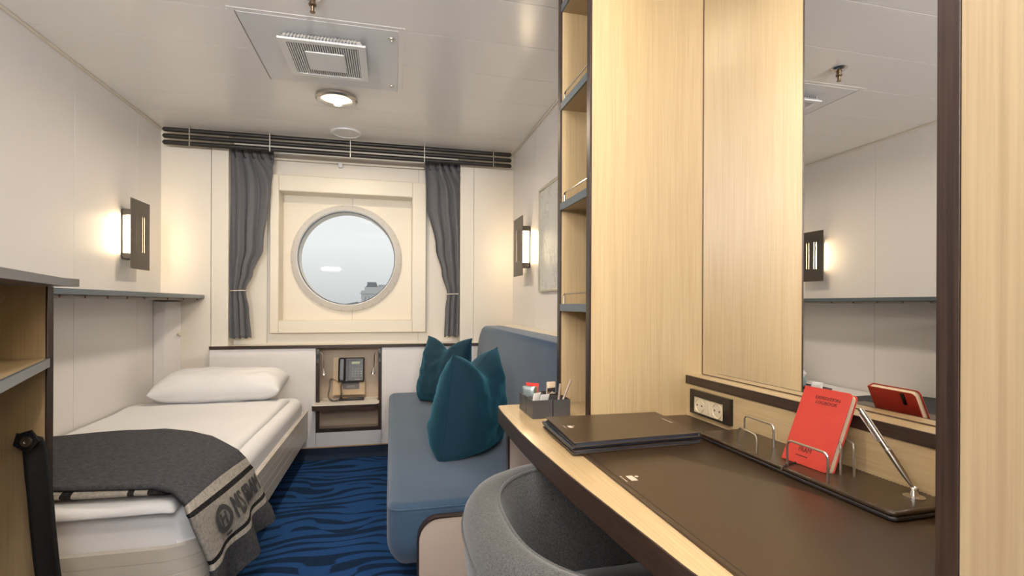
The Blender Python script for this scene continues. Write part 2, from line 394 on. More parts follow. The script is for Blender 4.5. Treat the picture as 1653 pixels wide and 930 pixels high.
# sill and dado with a nook
NX0, NX1, NZ0, NZ1 = -.475, -.060, -.838, -.29
b = MB(); b.box(-1.095, .845, 3.462, YR, -.287, -.268)
struct('window_sill', b, back_m)
struct('trim_7', MB().box(-1.095, .845, 3.458, 3.4635, -.288, -.267), wenge_x, bevel=.001)
b = MB(); YD = 3.468
b.box(-1.095, NX0, YD, YR, -.93, -.288); b.box(NX1, .845, YD, YR, -.93, -.288); b.box(NX0+.001, NX1-.001, YD, YR, -.93, NZ0)
struct('wall_dado', b, wall_m, bevel=.001)
struct('trim_8', MB().box(-1.095, .845, YD-.002, YD+.01, -.937, -.930), wood('oak_strip', (.45, .27, .12), (.6, .38, .2), 'x'))
struct('baseboard_back', MB().prism([(3.470, -.937), (3.470, FL+.03), (3.45, FL+.004), (3.45, FL), (3.60, FL), (3.60, -.937)], 'x', -1.375, XR), cove_m)
# corner duct
dt = thing('corner_duct', (-1.33, 3.45, FL), 'cream boxed pipe duct in the left corner below the shelf', 'duct')
obj('casing', MB().prism([(-1.374, 3.405), (-1.313, 3.405), (-1.262, 3.498), (-1.374, 3.498)], 'z', FL+.001, .01), wall_m, dt, bevel=.002)
obj('catch', MB().lathe([(.011, 0), (.011, .010), (.008, .014), (0, .014)], (-1.266, 3.478, -.19), (.87, -.47, 0), 16), mat('cream_plastic', (.66, .6, .48), .4), dt)
# ------------------------------------------------------------------ outside
st = thing('harbour_building', (3, 66, -12), 'pale building with a dark rooftop house seen through the porthole', 'building')
fog = mat('misty_render', (.56, .57, .56), .9); fogd = mat('misty_roof', (.24, .25, .27), .9); fogw = mat('misty_window', (.38, .40, .41), .6)
b = MB().box(-3.36, 12, 60, 70, -12, 1.55); b.box(-3.0, 12, 60.2, 70, 1.55, 1.95); obj('wall', b, fog, st)
obj('cornice', MB().box(-3.5, 12.1, 59.8, 70.2, 1.20, 1.32), fog, st)
b = MB(); b.prism([(-2.95, 1.95), (-1.45, 1.95), (-1.65, 2.2), (-1.75, 2.55), (-2.75, 2.55), (-2.75, 2.2)], 'y', 61, 63); obj('rooftop_house', b, fogd, st)
obj('upper_storey', MB().box(-1.5, 12, 62, 69, 1.95, 2.3), fog, st)
for x in (-3.0, -2.62, -1.0, -.6, .6, 1.0):
    obj('window', MB().box(x, x+.2, 59.97, 60.02, .25, .85), fogw, st)
st2 = tag(obj('pier', MB().prism([(-5.2, -12), (-5.2, -.12), (-4.9, -.05), (-3.5, .22), (-3.4, .2), (-3.4, -12)], 'y', 55, 56), fogd), 'low dark pier line beside the pale building', 'pier')
# ------------------------------------------------------------------ left wall shelf
sh = thing('wall_shelf', (-1.25, 2.6, .028), 'long dark-edged shelf along the left wall above the bed', 'shelf')
obj('board', MB().prism([(XL+.001, 1.60), (-1.13, 1.60), (-1.127, 3.47), (-1.135, 3.499), (XL+.001, 3.499)], 'z', .030, .052), slate, sh, bevel=.0015)
bt = obj('batten', MB().box(-1.165, -1.145, 1.60, 3.44, .016, .030), mat('batten_painted_shade', (.30, .26, .22), .6), sh)  # darker than the wall to paint in the shade under the shelf
for y in (2.11, 2.265, 2.421, 2.581, 2.742, 3.0, 3.2, 3.406):
    obj('screw', MB().lathe([(.006, 0), (.005, .003), (0, .0035)], (-1.1445, y, .023), (1, 0, 0), 10), mat('brown_cap', (.12, .06, .04), .5), bt)
# ------------------------------------------------------------------ sconces
def sconce(side, label):
    wx = XL if side > 0 else .8446                      # side: direction into the room
    s_ = side; y0, y1 = 2.965, 3.17
    if side < 0: y0, y1 = 2.945, 3.165
    px = wx+s_*.072
    r = thing('wall_sconce', (wx+s_*.03, 3.07, .19), label, 'wall light', 'sconces above the bed and the sofa')
    plate = MB(); slots = []
    yc = (y0+y1)/2; w = y1-y0
    cols = [yc-.042, yc-.022, yc+.022, yc+.042]
    e = [y0]+sum([[c_-.0035, c_+.0035] for c_ in cols], [])+[y1]
    za, zb, z0, z1 = .270, .470, .178, .542
    xa, xb = sorted((px, px+s_*.004))
    for i in range(0, len(e)-1, 2): plate.box(xa, xb, e[i], e[i+1], za, zb)
    plate.box(xa, xb, y0, y1, z0, za); plate.box(xa, xb, y0, y1, zb, z1)
    obj('front_plate', plate, darkmet, r)
    bx = MB(); yb0, yb1 = 3.035, 3.115
    xs = sorted((wx+s_*.001, wx+s_*.008)); bx.box(xs[0], xs[1], yb0, yb1, .232, .492)
    xs = sorted((wx+s_*.001, px)); bx.box(xs[0], xs[1], yb0, yb1, .462, .492); bx.box(xs[0], xs[1], yb0, yb1, .232, .262)
    obj('bracket', bx, darkmet, r, bevel=.002)
    obj('glass_tube', MB().lathe([(.026, 0), (.026, .2)], (wx+s_*.036, 3.075, .262), (0, 0, 1), 24), tube_m, r)
    return r
for side, lab, yy in ((1, 'bronze slotted wall sconce glowing on the left wall above the bed', 3.075), (-1, 'bronze wall sconce glowing on the right wall beside the map', 3.075)):
    sconce(side, lab)
# ------------------------------------------------------------------ ceiling fittings
hx0, hx1, hy0, hy1 = -.585, .048, 2.0, 2.605
ht = thing('ceiling_hatch', (-.27, 2.3, CE-.004), 'flush white access hatch with two screws around the ceiling vent', 'hatch')
b = MB(); w = .022
b.box(hx0, hx0+w, hy0, hy1, CE-.0012, CE+.001); b.box(hx1-w, hx1, hy0, hy1, CE-.0012, CE+.001); b.box(hx0+w, hx1-w, hy0, hy0+w, CE-.0012, CE+.001); b.box(hx0+w, hx1-w, hy1-.01, hy1, CE-.0012, CE+.001)
obj('rim', b, ceil_m, ht, bevel=.001)
obj('hatch_panel', MB().box(hx0+w+.003, hx1-w-.003, hy0+w+.001, hy1-.011, CE-.0022, CE+.001), mat('white_gloss_panel', (.72, .735, .75), .22), ht, bevel=.001)
obj('hinge_gap', MB().box(hx0+w, hx0+w+.004, hy0+w, hy1-.01, CE-.0026, CE), seam_m, ht)
for y in (2.09, 2.542): obj('screw', MB().lathe([(.014, 0), (.013, .003), (.006, .004), (.005, .001), (0, .001)], (-.004, y, CE-.002), (0, 0, -1), 16), nickel, ht)
cv = thing('ceiling_vent', (-.27, 2.28, 1.035), 'square white slatted air vent on the ceiling hatch', 'vent')
vx0, vx1, vy0, vy1 = -.440, -.106, 2.12, 2.445; ix0, ix1, iy0, iy1 = -.347, -.197, 2.205, 2.365
b = MB(); w = .03
for q in ((vx0, vx0+w, vy0, vy1), (vx1-w, vx1, vy0, vy1), (vx0+w, vx1-w, vy0, vy0+w*.8), (vx0+w, vx1-w, vy1-w*.8, vy1)): b.box(*q, 1.036, 1.044)
obj('frame', b, white_pl, cv)
b = MB(); b.box(vx0+.02, vx1-.02, vy0+.012, vy1-.02, 1.052, CE-.006)
obj('duct_collar', b, mat('vent_collar', (.52, .47, .40), .6), cv)
b = MB(); n = 30
for i in range(n):
    x = vx0+w+(vx1-vx0-2*w)*(i+.5)/n
    if ix0 < x < ix1: b.box(x-.0022, x+.0022, vy0+w*.8, iy0, 1.038, 1.046); b.box(x-.0022, x+.0022, iy1, vy1-w*.8, 1.038, 1.046)
    else: b.box(x-.0022, x+.0022, vy0+w*.8, vy1-w*.8, 1.038, 1.046)
obj('slats', b, white_pl, cv)
b = MB()
for i in range(22): b.box(vx0+.03+i*.0125, vx0+.034+i*.0125, vy0+.004, vy0+.012, 1.046, 1.064)
b.box(vx0+.015, vx1-.015, vy0+.004, vy1-.01, 1.046, 1.052)
obj('collar_fins', b, mat('vent_shadow_grey', (.36, .36, .37), .6), cv)
obj('centre_plate', MB().box(ix0, ix1, iy0, iy1, 1.032, 1.038), white_pl, cv, bevel=.001)
def downlight(x, y, watts, col, rr, label):
    t_ = thing('ceiling_downlight', (x, y, CE-.02), label, 'ceiling light', 'round ceiling downlights'); R = rr*1.38
    obj('ring', MB().lathe([(rr, .004), (rr+.004, .018), (R-.008, .022), (R, .014), (R, 0)], (x, y, CE-.0005), (0, 0, -1), 48, closed=True), nickel, t_)
    obj('diffuser', MB().lathe([(rr+.002, .003), (rr+.002, .008), (0, .011)], (x, y, CE-.0005), (0, 0, -1), 40), glow, t_)
    L = bpy.data.lights.new('downlight_lamp', 'AREA'); L.shape = 'DISK'; L.size = rr*2; L.energy = watts; L.color = col; L.spread = radians(170)
    o = bpy.data.objects.new('downlight_lamp', L); COL.objects.link(o); o.parent = t_; a = AO[t_.name]; o.location = (0, 0, CE-.026-a[2])
LL = ['round nickel downlight glowing on the ceiling between hatch and curtain rail', 'round nickel downlight added out of view to brighten the middle of the cabin', 'small round nickel downlight over the desk']
for (x, y, e, c_, r_), lb in zip(LAMPS, LL): downlight(x, y, e, c_, r_, lb)
t_ = thing('fill_light_panel', (-.25, -.55, CE-.03), 'square fill light panel added out of view near the cabin entrance', 'ceiling light')
obj('housing', MB().box(-.53, .03, -.83, -.27, CE-.022, CE-.0005), white_pl, t_, bevel=.004)
obj('diffuser', MB().box(-.51, .01, -.81, -.29, CE-.026, CE-.0225), emis('lit_fill_panel', (.97, .98, 1), 3), t_)
L = bpy.data.lights.new('fill_panel_lamp', 'AREA'); L.shape = 'SQUARE'; L.size = .5; L.energy = FILL_PANEL_W; L.color = (.97, .98, 1)
o = bpy.data.objects.new('fill_panel_lamp', L); COL.objects.link(o); o.parent = t_; o.location = (0, 0, 0)
for ux, lb in ((-.95, 'white fill uplighter added out of view, left of the cabin door'), (.30, 'white fill uplighter added out of view, right of the cabin door')):
    t_ = thing('fill_uplighter', (ux, YN+.08, .45), lb, 'wall light', 'added fill uplighters by the door')
    obj('bowl', MB().soft(ux-.16, ux+.16, YN+.001, YN+.14, .45, .53, .05, .003, .04), white_pl, t_)
    obj('diffuser', MB().soft(ux-.15, ux+.15, YN+.008, YN+.13, .531, .537, .045, .002, .0), emis('lit_fill_uplighter', (.94, .97, 1), 4), t_)
    L = bpy.data.lights.new('fill_uplighter_lamp', 'AREA'); L.shape = 'RECTANGLE'; L.size = .28; L.size_y = .11; L.energy = FILL_UPLIGHT_W/2; L.color = (1, .975, .95); L.spread = radians(165)
    o = bpy.data.objects.new('fill_uplighter_lamp', L); COL.objects.link(o); o.parent = t_; o.location = (0, 0, .105); o.rotation_euler = (radians(180-38), 0, 0)
sp = thing('sprinkler', (-.27, 1.86, 1.0), 'small brass sprinkler head under its chrome ceiling rosette', 'sprinkler')
obj('rosette', MB().lathe([(.034, 0), (.034, .002), (.024, .010), (.012, .012), (.012, .004)], (-.27, 1.86, CE-.001), (0, 0, -1), 28), chrome, sp)
br = mat('aged_brass', (.28, .20, .13), .35, 1)
obj('head', MB().lathe([(.010, .002), (.010, .022), (.013, .024), (.013, .030), (.007, .034), (.005, .050), (.009, .051), (.009, .054), (0, .055)], (-.27, 1.86, CE-.006), (0, 0, -1), 20), br, sp)
tag(obj('ceiling_speaker', MB().lathe([(.094, 0), (.092, .007), (.080, .009), (.078, .005), (.03, .005), (0, .005)], (-.278, 3.30, CE-.0005), (0, 0, -1), 48), white_pl), 'flat round white speaker cover on the ceiling near the rail', 'speaker')
# ------------------------------------------------------------------ curtain rail and curtains
RYA = 3.425
rl = thing('curtain_rail', (-.27, RYA, .95), 'triple dark curtain rail across the end wall under the ceiling', 'curtain rail')
for z in (1.045, 1.006, .967):
    obj('rod', MB().tube([(-1.338, RYA, z+.001), (-1.330, RYA, z), (.805, RYA, z), (.812, RYA, z+.001)], [.006, .0135, .0135, .006], 14), mat('dark_bronze_rod', (.014, .010, .008), .5), rl)
for x in (-1.19, -.742, -.262, .212, .682):
    b = MB().box(x-.0025, x+.0025, RYA-.0155, RYA-.0125, .950, 1.062); b.box(x-.004, x+.004, RYA-.015, RYA+.02, CE-.004, CE-.001); obj('hanger', b, nickel, rl)
def lerp_tab(tab, z):
    for (a, *A), (b_, *B) in zip(tab, tab[1:]):
        if b_ <= z <= a:
            t_ = (a-z)/(a-b_); t_ = t_*t_*(3-2*t_); return [p+(q-p)*t_ for p, q in zip(A, B)]
    return tab[-1][1:] if z < tab[-1][0] else tab[0][1:]
def curtain(tab, nf, y, label, seed, tie):
    # tab: z, left x, right x, fold depth
    z1, z0 = tab[0][0], tab[-1][0]
    t_ = thing('curtain', ((tab[0][1]+tab[0][2])/2, y, z0), label, 'curtain', 'grey window curtains')
    def fn(u, v_):
        z = z1+(z0-z1)*v_; l, r_, d = lerp_tab(tab, z)
        ph = u*(nf+1.8*exp(-(v_/.10)**2))*2*pi+.5*sin(3*v_+seed)+2.2*noise.noise(Vector((u*1.6, v_*1.3, seed)))
        yy = y+d*(sin(ph)+.25*sin(2.3*ph+seed))+.004*noise.noise(Vector((u*7, v_*6, seed+4)))
        return (l+(r_-l)*u+.25*d*cos(ph)*min(1, 6*u)*min(1, 6*(1-u)), yy, z-(0.006*sin(ph) if v_ > .98 else 0))
    obj('cloth', MB().grid(64, 90, fn), curtain_f, t_, solid=.003, sharp=80)
    l, r_, d = lerp_tab(tab, tie)
    obj('tie_back', MB().tube([(l-.004+(r_-l+.008)*(.5+.5*cos(a)), y+.9*(d+.014)*sin(a), tie+.002*cos(a)) for a in [2*pi*i/28 for i in range(28)]], .0035, 8, closed=True), mat('cream_cord', (.55, .50, .42), .6), t_)
    for i in range(nf+2):
        x = tab[0][1]+(tab[0][2]-tab[0][1])*(i+.4)/(nf+2)
        obj('hook', MB().tube([(x, y-.012, .985), (x+.004, y-.02, .955), (x+.014, y-.02, .925), (x+.022, y-.012, .935)], .003, 6), black_pl, t_)
curtain([(1.0, -.998, -.742, .012), (.75, -.998, -.760, .016), (.36, -.998, -.803, .018), (.20, -.998, -.862, .017), (.082, -.996, -.905, .012), (-.04, -.996, -.885, .016), (-.222, -.994, -.872, .018)], 3, 3.535, 'grey curtain tied back on the left of the porthole, beside the bed', 1.3, .082)
curtain([(1.0, .222, .462, .012), (.72, .232, .462, .015), (.39, .298, .463, .016), (.22, .340, .463, .015), (.072, .378, .463, .012), (-.05, .366, .463, .015), (-.226, .360, .462, .016)], 3, 3.535, 'grey curtain tied back on the right of the porthole, above the sofa', 4.1, .072)
bl = thing('roller_blind', (-.27, 3.6, .94), 'slim cream blind rail with a white clip above the porthole', 'blind')
obj('headrail', MB().tube([(-.76, 3.6, .957), (.22, 3.6, .957)], .008, 12), cream, bl)
obj('clip', MB().box(-.352, -.326, 3.585, 3.608, .925, .953), white_pl, bl, bevel=.003)
# ------------------------------------------------------------------ map picture
pc = thing('framed_map', (.83, 2.45, .07), 'pale map in a thin silver frame on the right wall beside the tall shelves', 'picture')
px_, py0, py1, pz0, pz1 = .8435, 2.12, 2.800, .072, .662
b = MB(); w = .012
b.box(px_-.018, px_, py0, py0+w, pz0, pz1); b.box(px_-.018, px_, py1-w, py1, pz0, pz1); b.box(px_-.018, px_, py0+w, py1-w, pz0, pz0+w); b.box(px_-.018, px_, py0+w, py1-w, pz1-w, pz1)
obj('frame', b, mat('champagne_metal', (.52, .50, .42), .35, .6), pc, bevel=.002)
mp = mat('map_print', (.6, .6, .57), .4)
v = mapping(mp, (1, 1, 1)); n = nd(mp, 'ShaderNodeTexNoise'); n.inputs['Scale'].default_value = 4.5; n.inputs['Detail'].default_value = 9; n.inputs['Roughness'].default_value = .62; ln(mp, v, n.inputs['Vector'])
ln(mp, ramp(mp, n.outputs[0], [(0, (.58, .60, .58)), (.488, (.56, .58, .56)), (.497, (.27, .28, .28)), (.505, (.62, .62, .59)), (1, (.66, .655, .62))]), bsdf(mp).inputs['Base Color'])
obj('map_sheet', MB().box(px_-.008, px_-.004, py0+w, py1-w, pz0+w, pz1-w), mp, pc)
# ------------------------------------------------------------------ bed
bd = thing('bed', (-.95, 2.5, FL), 'single cream-framed bunk along the left wall made up in white', 'bed')
path = [(XL+.002, 1.60)]+[(-.63+.11*cos(radians(a)), 1.71+.11*sin(radians(a))) for a in range(-90, 1, 9)]+[(-.52, 3.465)]
zt, zb_ = -.690, -.862
prof = [(0, zt), (0, zt-.035), (-.0, zt-.036), (.003, zt-.0375), (0, zt-.039), (0, zt-.075), (.003, zt-.077), (0, zt-.079), (0, zt-.115), (.003, zt-.117), (0, zt-.119), (0, zb_), (.022, zb_), (.022, zt)]
prof = [(o_, z) for o_, z in prof]
obj('bed_frame', MB().sweep(path, prof), mat('bed_enamel', (.60, .55, .47), .26), bd, sharp=30)
obj('base_plinth', MB().box(XL+.002, -.80, 1.80, 3.38, FL+.001, -.80), mat('plinth_dark', (.03, .03, .03), .8), bd)
obj('slat_base', MB().box(XL+.002, -.543, 1.71, 3.40, -.80, -.775), oak_x, bd)
def wob(b, amp, sc, seed, zlim=None):
    nv = []
    for p in b.v:
        q = Vector(p); k = noise.noise(q*sc+Vector((seed, seed*2, 0)))+.5*noise.noise(q*sc*2.3+Vector((seed, 0, seed)))
        nv.append((p[0], p[1], p[2]+amp*k))
    b.v = nv; return b
def pillow_mb(c, A, U, N, w, h, t, pinch=.06, dip=0, seed=0, nu=28, ear=.0, wr=.004, sag=0, full=0):
    c, A, U, N = Vector(c), Vector(A).normalized(), Vector(U).normalized(), Vector(N).normalized(); b = MB(); idx = {}
    def P(u, v_, s_):
        au, av = abs(u), abs(v_)
        th = t/2*max(0, 1-au**3.2)**.55*max(0, 1-av**3.2)**.55
        if full: th = t/2*max(0, 1-au**6)**.5*max(0, 1-av**3)**.5
        if sag: th = t/2*max(0, 1-au**3)**.6*max(0, 1-av**(3 if v_ > 0 else 7))**.55*(1-.18*v_)
        x = w/2*u*(1-pinch*(1-v_*v_)); y = h/2*v_*(1-pinch*(1-u*u))
        x += w/2*u*ear*(av**6); y += h/2*v_*ear*(au**6)
        if dip:
            k = max(0, v_+.15)/1.15; g = exp(-(u/.42)**2); y -= dip*g*k**1.6; th *= 1-.30*g*k
            pass
        q = Vector((u*3, v_*3, s_*2+seed))
        nz = noise.noise(q)+.5*noise.noise(q*2.1)
        edge = (1-au**4)*(1-av**4)
        return c+A*x+U*y+N*(s_*th+wr*nz*edge*2)
    for s_ in (1, -1):
        for i in range(nu+1):
            for j in range(nu+1):
                u = -cos(pi*i/nu); v_ = -cos(pi*j/nu); key = (i, j, 0 if i in (0, nu) or j in (0, nu) else s_)
                if key not in idx: idx[key] = len(b.v); b.v.append(tuple(P(u, v_, s_)))
    g = lambda i, j, s_: idx[(i, j, 0 if i in (0, nu) or j in (0, nu) else s_)]
    for s_ in (1, -1):
        for i in range(nu):
            for j in range(nu):
                b.f.append((g(i, j, s_), g(i+1, j, s_), g(i+1, j+1, s_), g(i, j+1, s_)))
    return b, P
b = MB().soft(XL+.006, -.535, 1.628, 3.402, -.775, -.588, .09, .045, .02, n=10); obj('mattress', b, linen, bd, sharp=70)
obj('sheet_tuck', MB().tube([(-.60, 1.632, -.69), (-.56, 1.66, -.69), (-.541, 1.74, -.688), (-.541, 3.38, -.688)], .008, 8), linen, bd)
# duvet on top
dv = MB()
def dfn(u, v_):
    x = XL+.01+(.775)*u; y = 1.60+1.66*v_
    eu = min(u, 1)*1; ex = min(1, (1-u)/.05); ey = min(1, v_/.02)*min(1, (1-v_)/.03); e_ = sqrt(max(0, 1-(1-ex)**2))*sqrt(max(0, 1-(1-ey)**2))
    q = Vector((x*3.2, y*2.2, 1)); z = -.588+.022*e_+(.006*noise.noise(q)+.004*noise.noise(q*2.4))*e_
    z += .010*exp(-((v_-.9)/.06)**2)*e_
    x += .010*noise.noise(Vector((y*2.2, 5, 0)))*u
    return (x, y, z)
dv.grid(50, 110, dfn)
tag(obj('duvet', dv, linen, None, solid=.01, sharp=80), 'white duvet spread over the bunk mattress', 'duvet')
pb, _ = pillow_mb((-.945, 3.235, -.474), (1, .03, .0), (0, 1, .14), (0, -.14, 1), .655, .31, .175, .02, 0, 3, 34, wr=.009, full=1)
tag(obj('pillow', pb, linen, None, sharp=80), 'plump white pillow at the head of the bunk', 'pillow')
# ------------------------------------------------------------------ blanket
def polyl(pts, t_):
    pts = [Vector(p) for p in pts]; L = [0]
    for a, b_ in zip(pts, pts[1:]): L.append(L[-1]+(b_-a).length)
    d = t_*L[-1]
    for i in range(len(pts)-1):
        if d <= L[i+1]+1e-9: return pts[i].lerp(pts[i+1], (d-L[i])/max(1e-9, L[i+1]-L[i]))
    return pts[-1]
def ctab(tab, s_):
    for (a, A), (b_, B) in zip(tab, tab[1:]):
        if s_ <= b_: return Vector(A).lerp(Vector(B), (s_-a)/(b_-a))
    return Vector(tab[-1][1])
NEAR_T = [(XL+.004, 1.72, -.520), (-.92, 1.675, -.520), (-.66, 1.645, -.522), (-.60, 1.615, -.528), (-.545, 1.565, -.556)]
FAR_T = [(XL+.004, 2.385, -.535), (-1.25, 2.41, -.535), (-1.079, 2.436, -.535), (-.93, 2.415, -.533), (-.80, 2.345, -.532), (-.70, 2.25, -.532), (-.60, 2.115, -.535), (-.555, 2.07, -.545), (-.525, 2.06, -.575)]
NS = [(0, (-.545, 1.565, -.556)), (.12, (-.532, 1.545, -.572)), (.2, (-.525, 1.545, -.585)), (.8, (-.505, 1.60, -.735)), (.88, (-.503, 1.61, -.75)), (1.0, (-.50, 1.60, -.765)), (1.45, (-.495, 1.615, -.86)), (2.0, (-.49, 1.62, -.965))]
FS = [(0, (-.525, 2.06, -.575)), (.12, (-.515, 2.075, -.605)), (.2, (-.508, 2.095, -.625)), (.8, (-.492, 2.15, -.735)), (.88, (-.488, 2.155, -.75)), (1.0, (-.482, 2.15, -.77)), (1.4, (-.472, 2.16, -.80)), (2.0, (-.468, 2.16, -.838))]
def top_pt(a, t_):
    A = polyl(NEAR_T, a); B = polyl(FAR_T, a); p = A.lerp(B, t_)
    q = Vector((p.x*5, p.y*5, 3)); p.z += .004*noise.noise(q)+.012*sin(pi*t_)*(1-a*.3)*.6
    return p
def side_pt(s_, t_):
    A = ctab(NS, s_); B = ctab(FS, s_); p = A.lerp(B, t_)
    k = max(0, s_-.3); bulge = .016*sin(pi*t_)
    p.x += bulge*min(1, s_*2)+.020*k*sin(t_*2*pi*2.2+1.0)*.8
    p.z += -.030*max(0, s_-1)*(sin(t_*2*pi*1.7+.3)*.5+.5)*(1-t_)+.045*max(0, s_-1)*sin(pi*min(1, t_*1.1))
    return p
def bl_fn(a, t_):
    if a <= .5: return top_pt(a/.5, t_)
    return side_pt((a-.5)/.5*2, t_)
NA, NT = 150, 60
b = MB(); b.grid(NA, NT, lambda a, t_: bl_fn(a, t_), lambda a, t_: (t_, a*.75/.75 if a <= .5 else .5+(a-.5)/.5*.5))
tag(obj('wool_blanket', b, blanket_m, None, solid=.014, sharp=80, sub=0), 'folded grey wool blanket with cream banded edge draped over the bunk foot', 'blanket')
BK = bpy.data.objects['wool_blanket']
# near fold underneath with its own banding
def foldfn(u, v_):
    x = XL+.01+(-.628-XL-.01)*u; y0 = 1.70-.05*u
    a = v_*pi; return (x, y0+.05-(.062)*sin(a)-.0*u, -.546+.016*cos(a)+.002*noise.noise(Vector((x*9, v_, 0))))
fo = obj('lower_fold', MB().grid(60, 10, foldfn, lambda u, v_: (v_, u)), fold_m, BK, solid=.006, sharp=80)
fo['label'] = 'cream and black striped lower fold'
# lettering woven in the wide band: s .2-.8 of the side, t near to far
def band_map(x, y, z):      # x along t in metres, y up (towards small s)
    t_ = x/.58; s_ = .50-y/.30
    p = side_pt(s_, t_); e_ = .002; du = side_pt(s_, t_+e_)-p; dv_ = side_pt(s_-e_, t_)-p; n_ = du.cross(dv_).normalized()
    if n_.x < 0: n_ = -n_
    return p+n_*(.0048+z*.2)
yarn = mat('charcoal_yarn', (.06, .058, .06), .95)
tm = text_mb('MS FRAM', .135, (0, 0, 0), (1, 0, 0), (0, 1, 0), .002, 'LEFT', 1.0, mapf=lambda x, y, z: band_map(.232+x*.58, y*1.15-.0, z))
b0 = list(tm.v); f0 = list(tm.f)
for dx in (-.0035, .0035):
    t2 = text_mb('MS FRAM', .135, (0, 0, 0), (1, 0, 0), (0, 1, 0), .002, 'LEFT', 1.0, mapf=lambda x, y, z: band_map(.232+x*.58+dx, y*1.15, z)); tm.add(t2.v, t2.f)
obj('woven_lettering', tm, yarn, BK)
lg = MB(); n = 40
for k in range(n):
    a0, a1 = 2*pi*k/n, 2*pi*(k+1)/n
    R0, R1 = .036, .058
    q = [(R0*cos(a0), R0*sin(a0)), (R1*cos(a0), R1*sin(a0)), (R1*cos(a1), R1*sin(a1)), (R0*cos(a1), R0*sin(a1))]
    lg.add([band_map(.155+x*1.0, y*1.05+.002, .003) for x, y in q], [(0, 1, 2, 3)])
for px0, py0_, px1_, py1_, w_ in ((-.018, -.028, -.018, .028, .012), (.014, -.028, .014, .028, .012), (-.018, .0, .014, .012, .012), (-.012, -.07, .028, -.07, .010)):
    dx, dy = px1_-px0, py1_-py0_; L_ = sqrt(dx*dx+dy*dy); nx, ny = -dy/L_*w_/2, dx/L_*w_/2
    q = [(px0+nx, py0_+ny), (px1_+nx, py1_+ny), (px1_-nx, py1_-ny), (px0-nx, py0_-ny)]
    lg.add([band_map(.155+x, y*1.05, .003) for x, y in q], [(0, 1, 2, 3)])
obj('woven_logo', lg, yarn, BK)
# ------------------------------------------------------------------ left foreground cabinet
cb = thing('open_cabinet', (-1.05, 1.0, FL), 'light oak open-shelved cabinet with dark edging at the left foreground', 'cabinet')
fx = lambda y: -.782+(1.42-y)*.36                       # slanting open front
obj('side_panel', MB().box(XL+.002, -.7862, 1.40, 1.420, FL+.001, .038), oak, cb)
ed = obj('edge_strip', MB().box(-.786, -.7815, 1.398, 1.4205, FL+.001, .038), wenge, cb, bevel=.001)
obj('back_panel', MB().box(XL+.002, XL+.012, .45, 1.399, FL+.001, .038), oak, cb)
obj('near_side_panel', MB().box(XL+.012, -.50, .45, .468, FL+.001, .038), oak, cb)
obj('plinth', MB().box(XL+.012, -.80, .468, 1.399, FL+.001, FL+.07), wenge, cb)
sl = [(XL+.002, .42), (-.44, .42), (-.735, 1.43), (-.755, 1.445), (XL+.002, 1.445)]
def slanted(z0, z1, off, y1): return MB().prism([(XL+.012, .468), (fx(.468)-off+.02, .468), (fx(y1)-off, y1), (XL+.012, y1)], 'z', z0, z1)
obj('top_board', MB().prism([(XL+.002, .42), (-.435, .42), (-.742, 1.385), (-.742, 1.445), (XL+.002, 1.445)], 'z', .039, .058), mat('grey_brown_laminate', (.16, .15, .145), .3), cb, bevel=.001)
for z in (-.131,):
    s0 = obj('shelf', slanted(z-.016, z, .008, 1.399), oak_y, cb)
    ea, eb = (fx(.468)+.012, .468), (fx(1.396)-.008, 1.396)
    obj('edge_strip', MB().prism([(ea[0], ea[1]), (ea[0]+.006, ea[1]), (eb[0]+.006, eb[1]), (eb[0], eb[1])], 'z', z-.019, z+.001), slate, s0)
obj('cable_cap', MB().lathe([(.013, 0), (.012, .004), (0, .005)], (-.872, 1.3995, .012), (0, -1, 0), 20), oak, cb)
sb = thing('webbing_strap', (-.80, 1.38, FL), 'black webbing strap screwed to the oak cabinet side', 'strap')
cl = [(-.808, -.305, .0), (-.798, -.335, .0), (-.788, -.40, .008), (-.776, -.50, .010), (-.764, -.60, .008), (-.748, -.72, .006), (-.742, -.86, .004), (-.740, -1.0, .002)]
def strapfn(u, v_):
    p = polyl([(q[0], 1.385-q[2]*1.5, q[1]) for q in cl], v_); return (p.x+(u-.5)*.050+.004*sin(v_*9), p.y-.003+.003*sin(u*pi), p.z-(u-.5)*.012)
obj('strap_band', MB().grid(6, 60, strapfn), webbing, sb, solid=.003, sharp=80)
b = MB().prism([(-.834, -.325), (-.828, -.300), (-.800, -.292), (-.784, -.318), (-.806, -.345)], 'y', 1.374, 1.380); obj('strap_end', b, webbing, sb)
obj('screw', MB().lathe([(.012, 0), (.011, .003), (.004, .0035), (.004, .001), (0, .001)], (-.808, 1.374, -.318), (0, -1, 0), 18), nickel, sb)
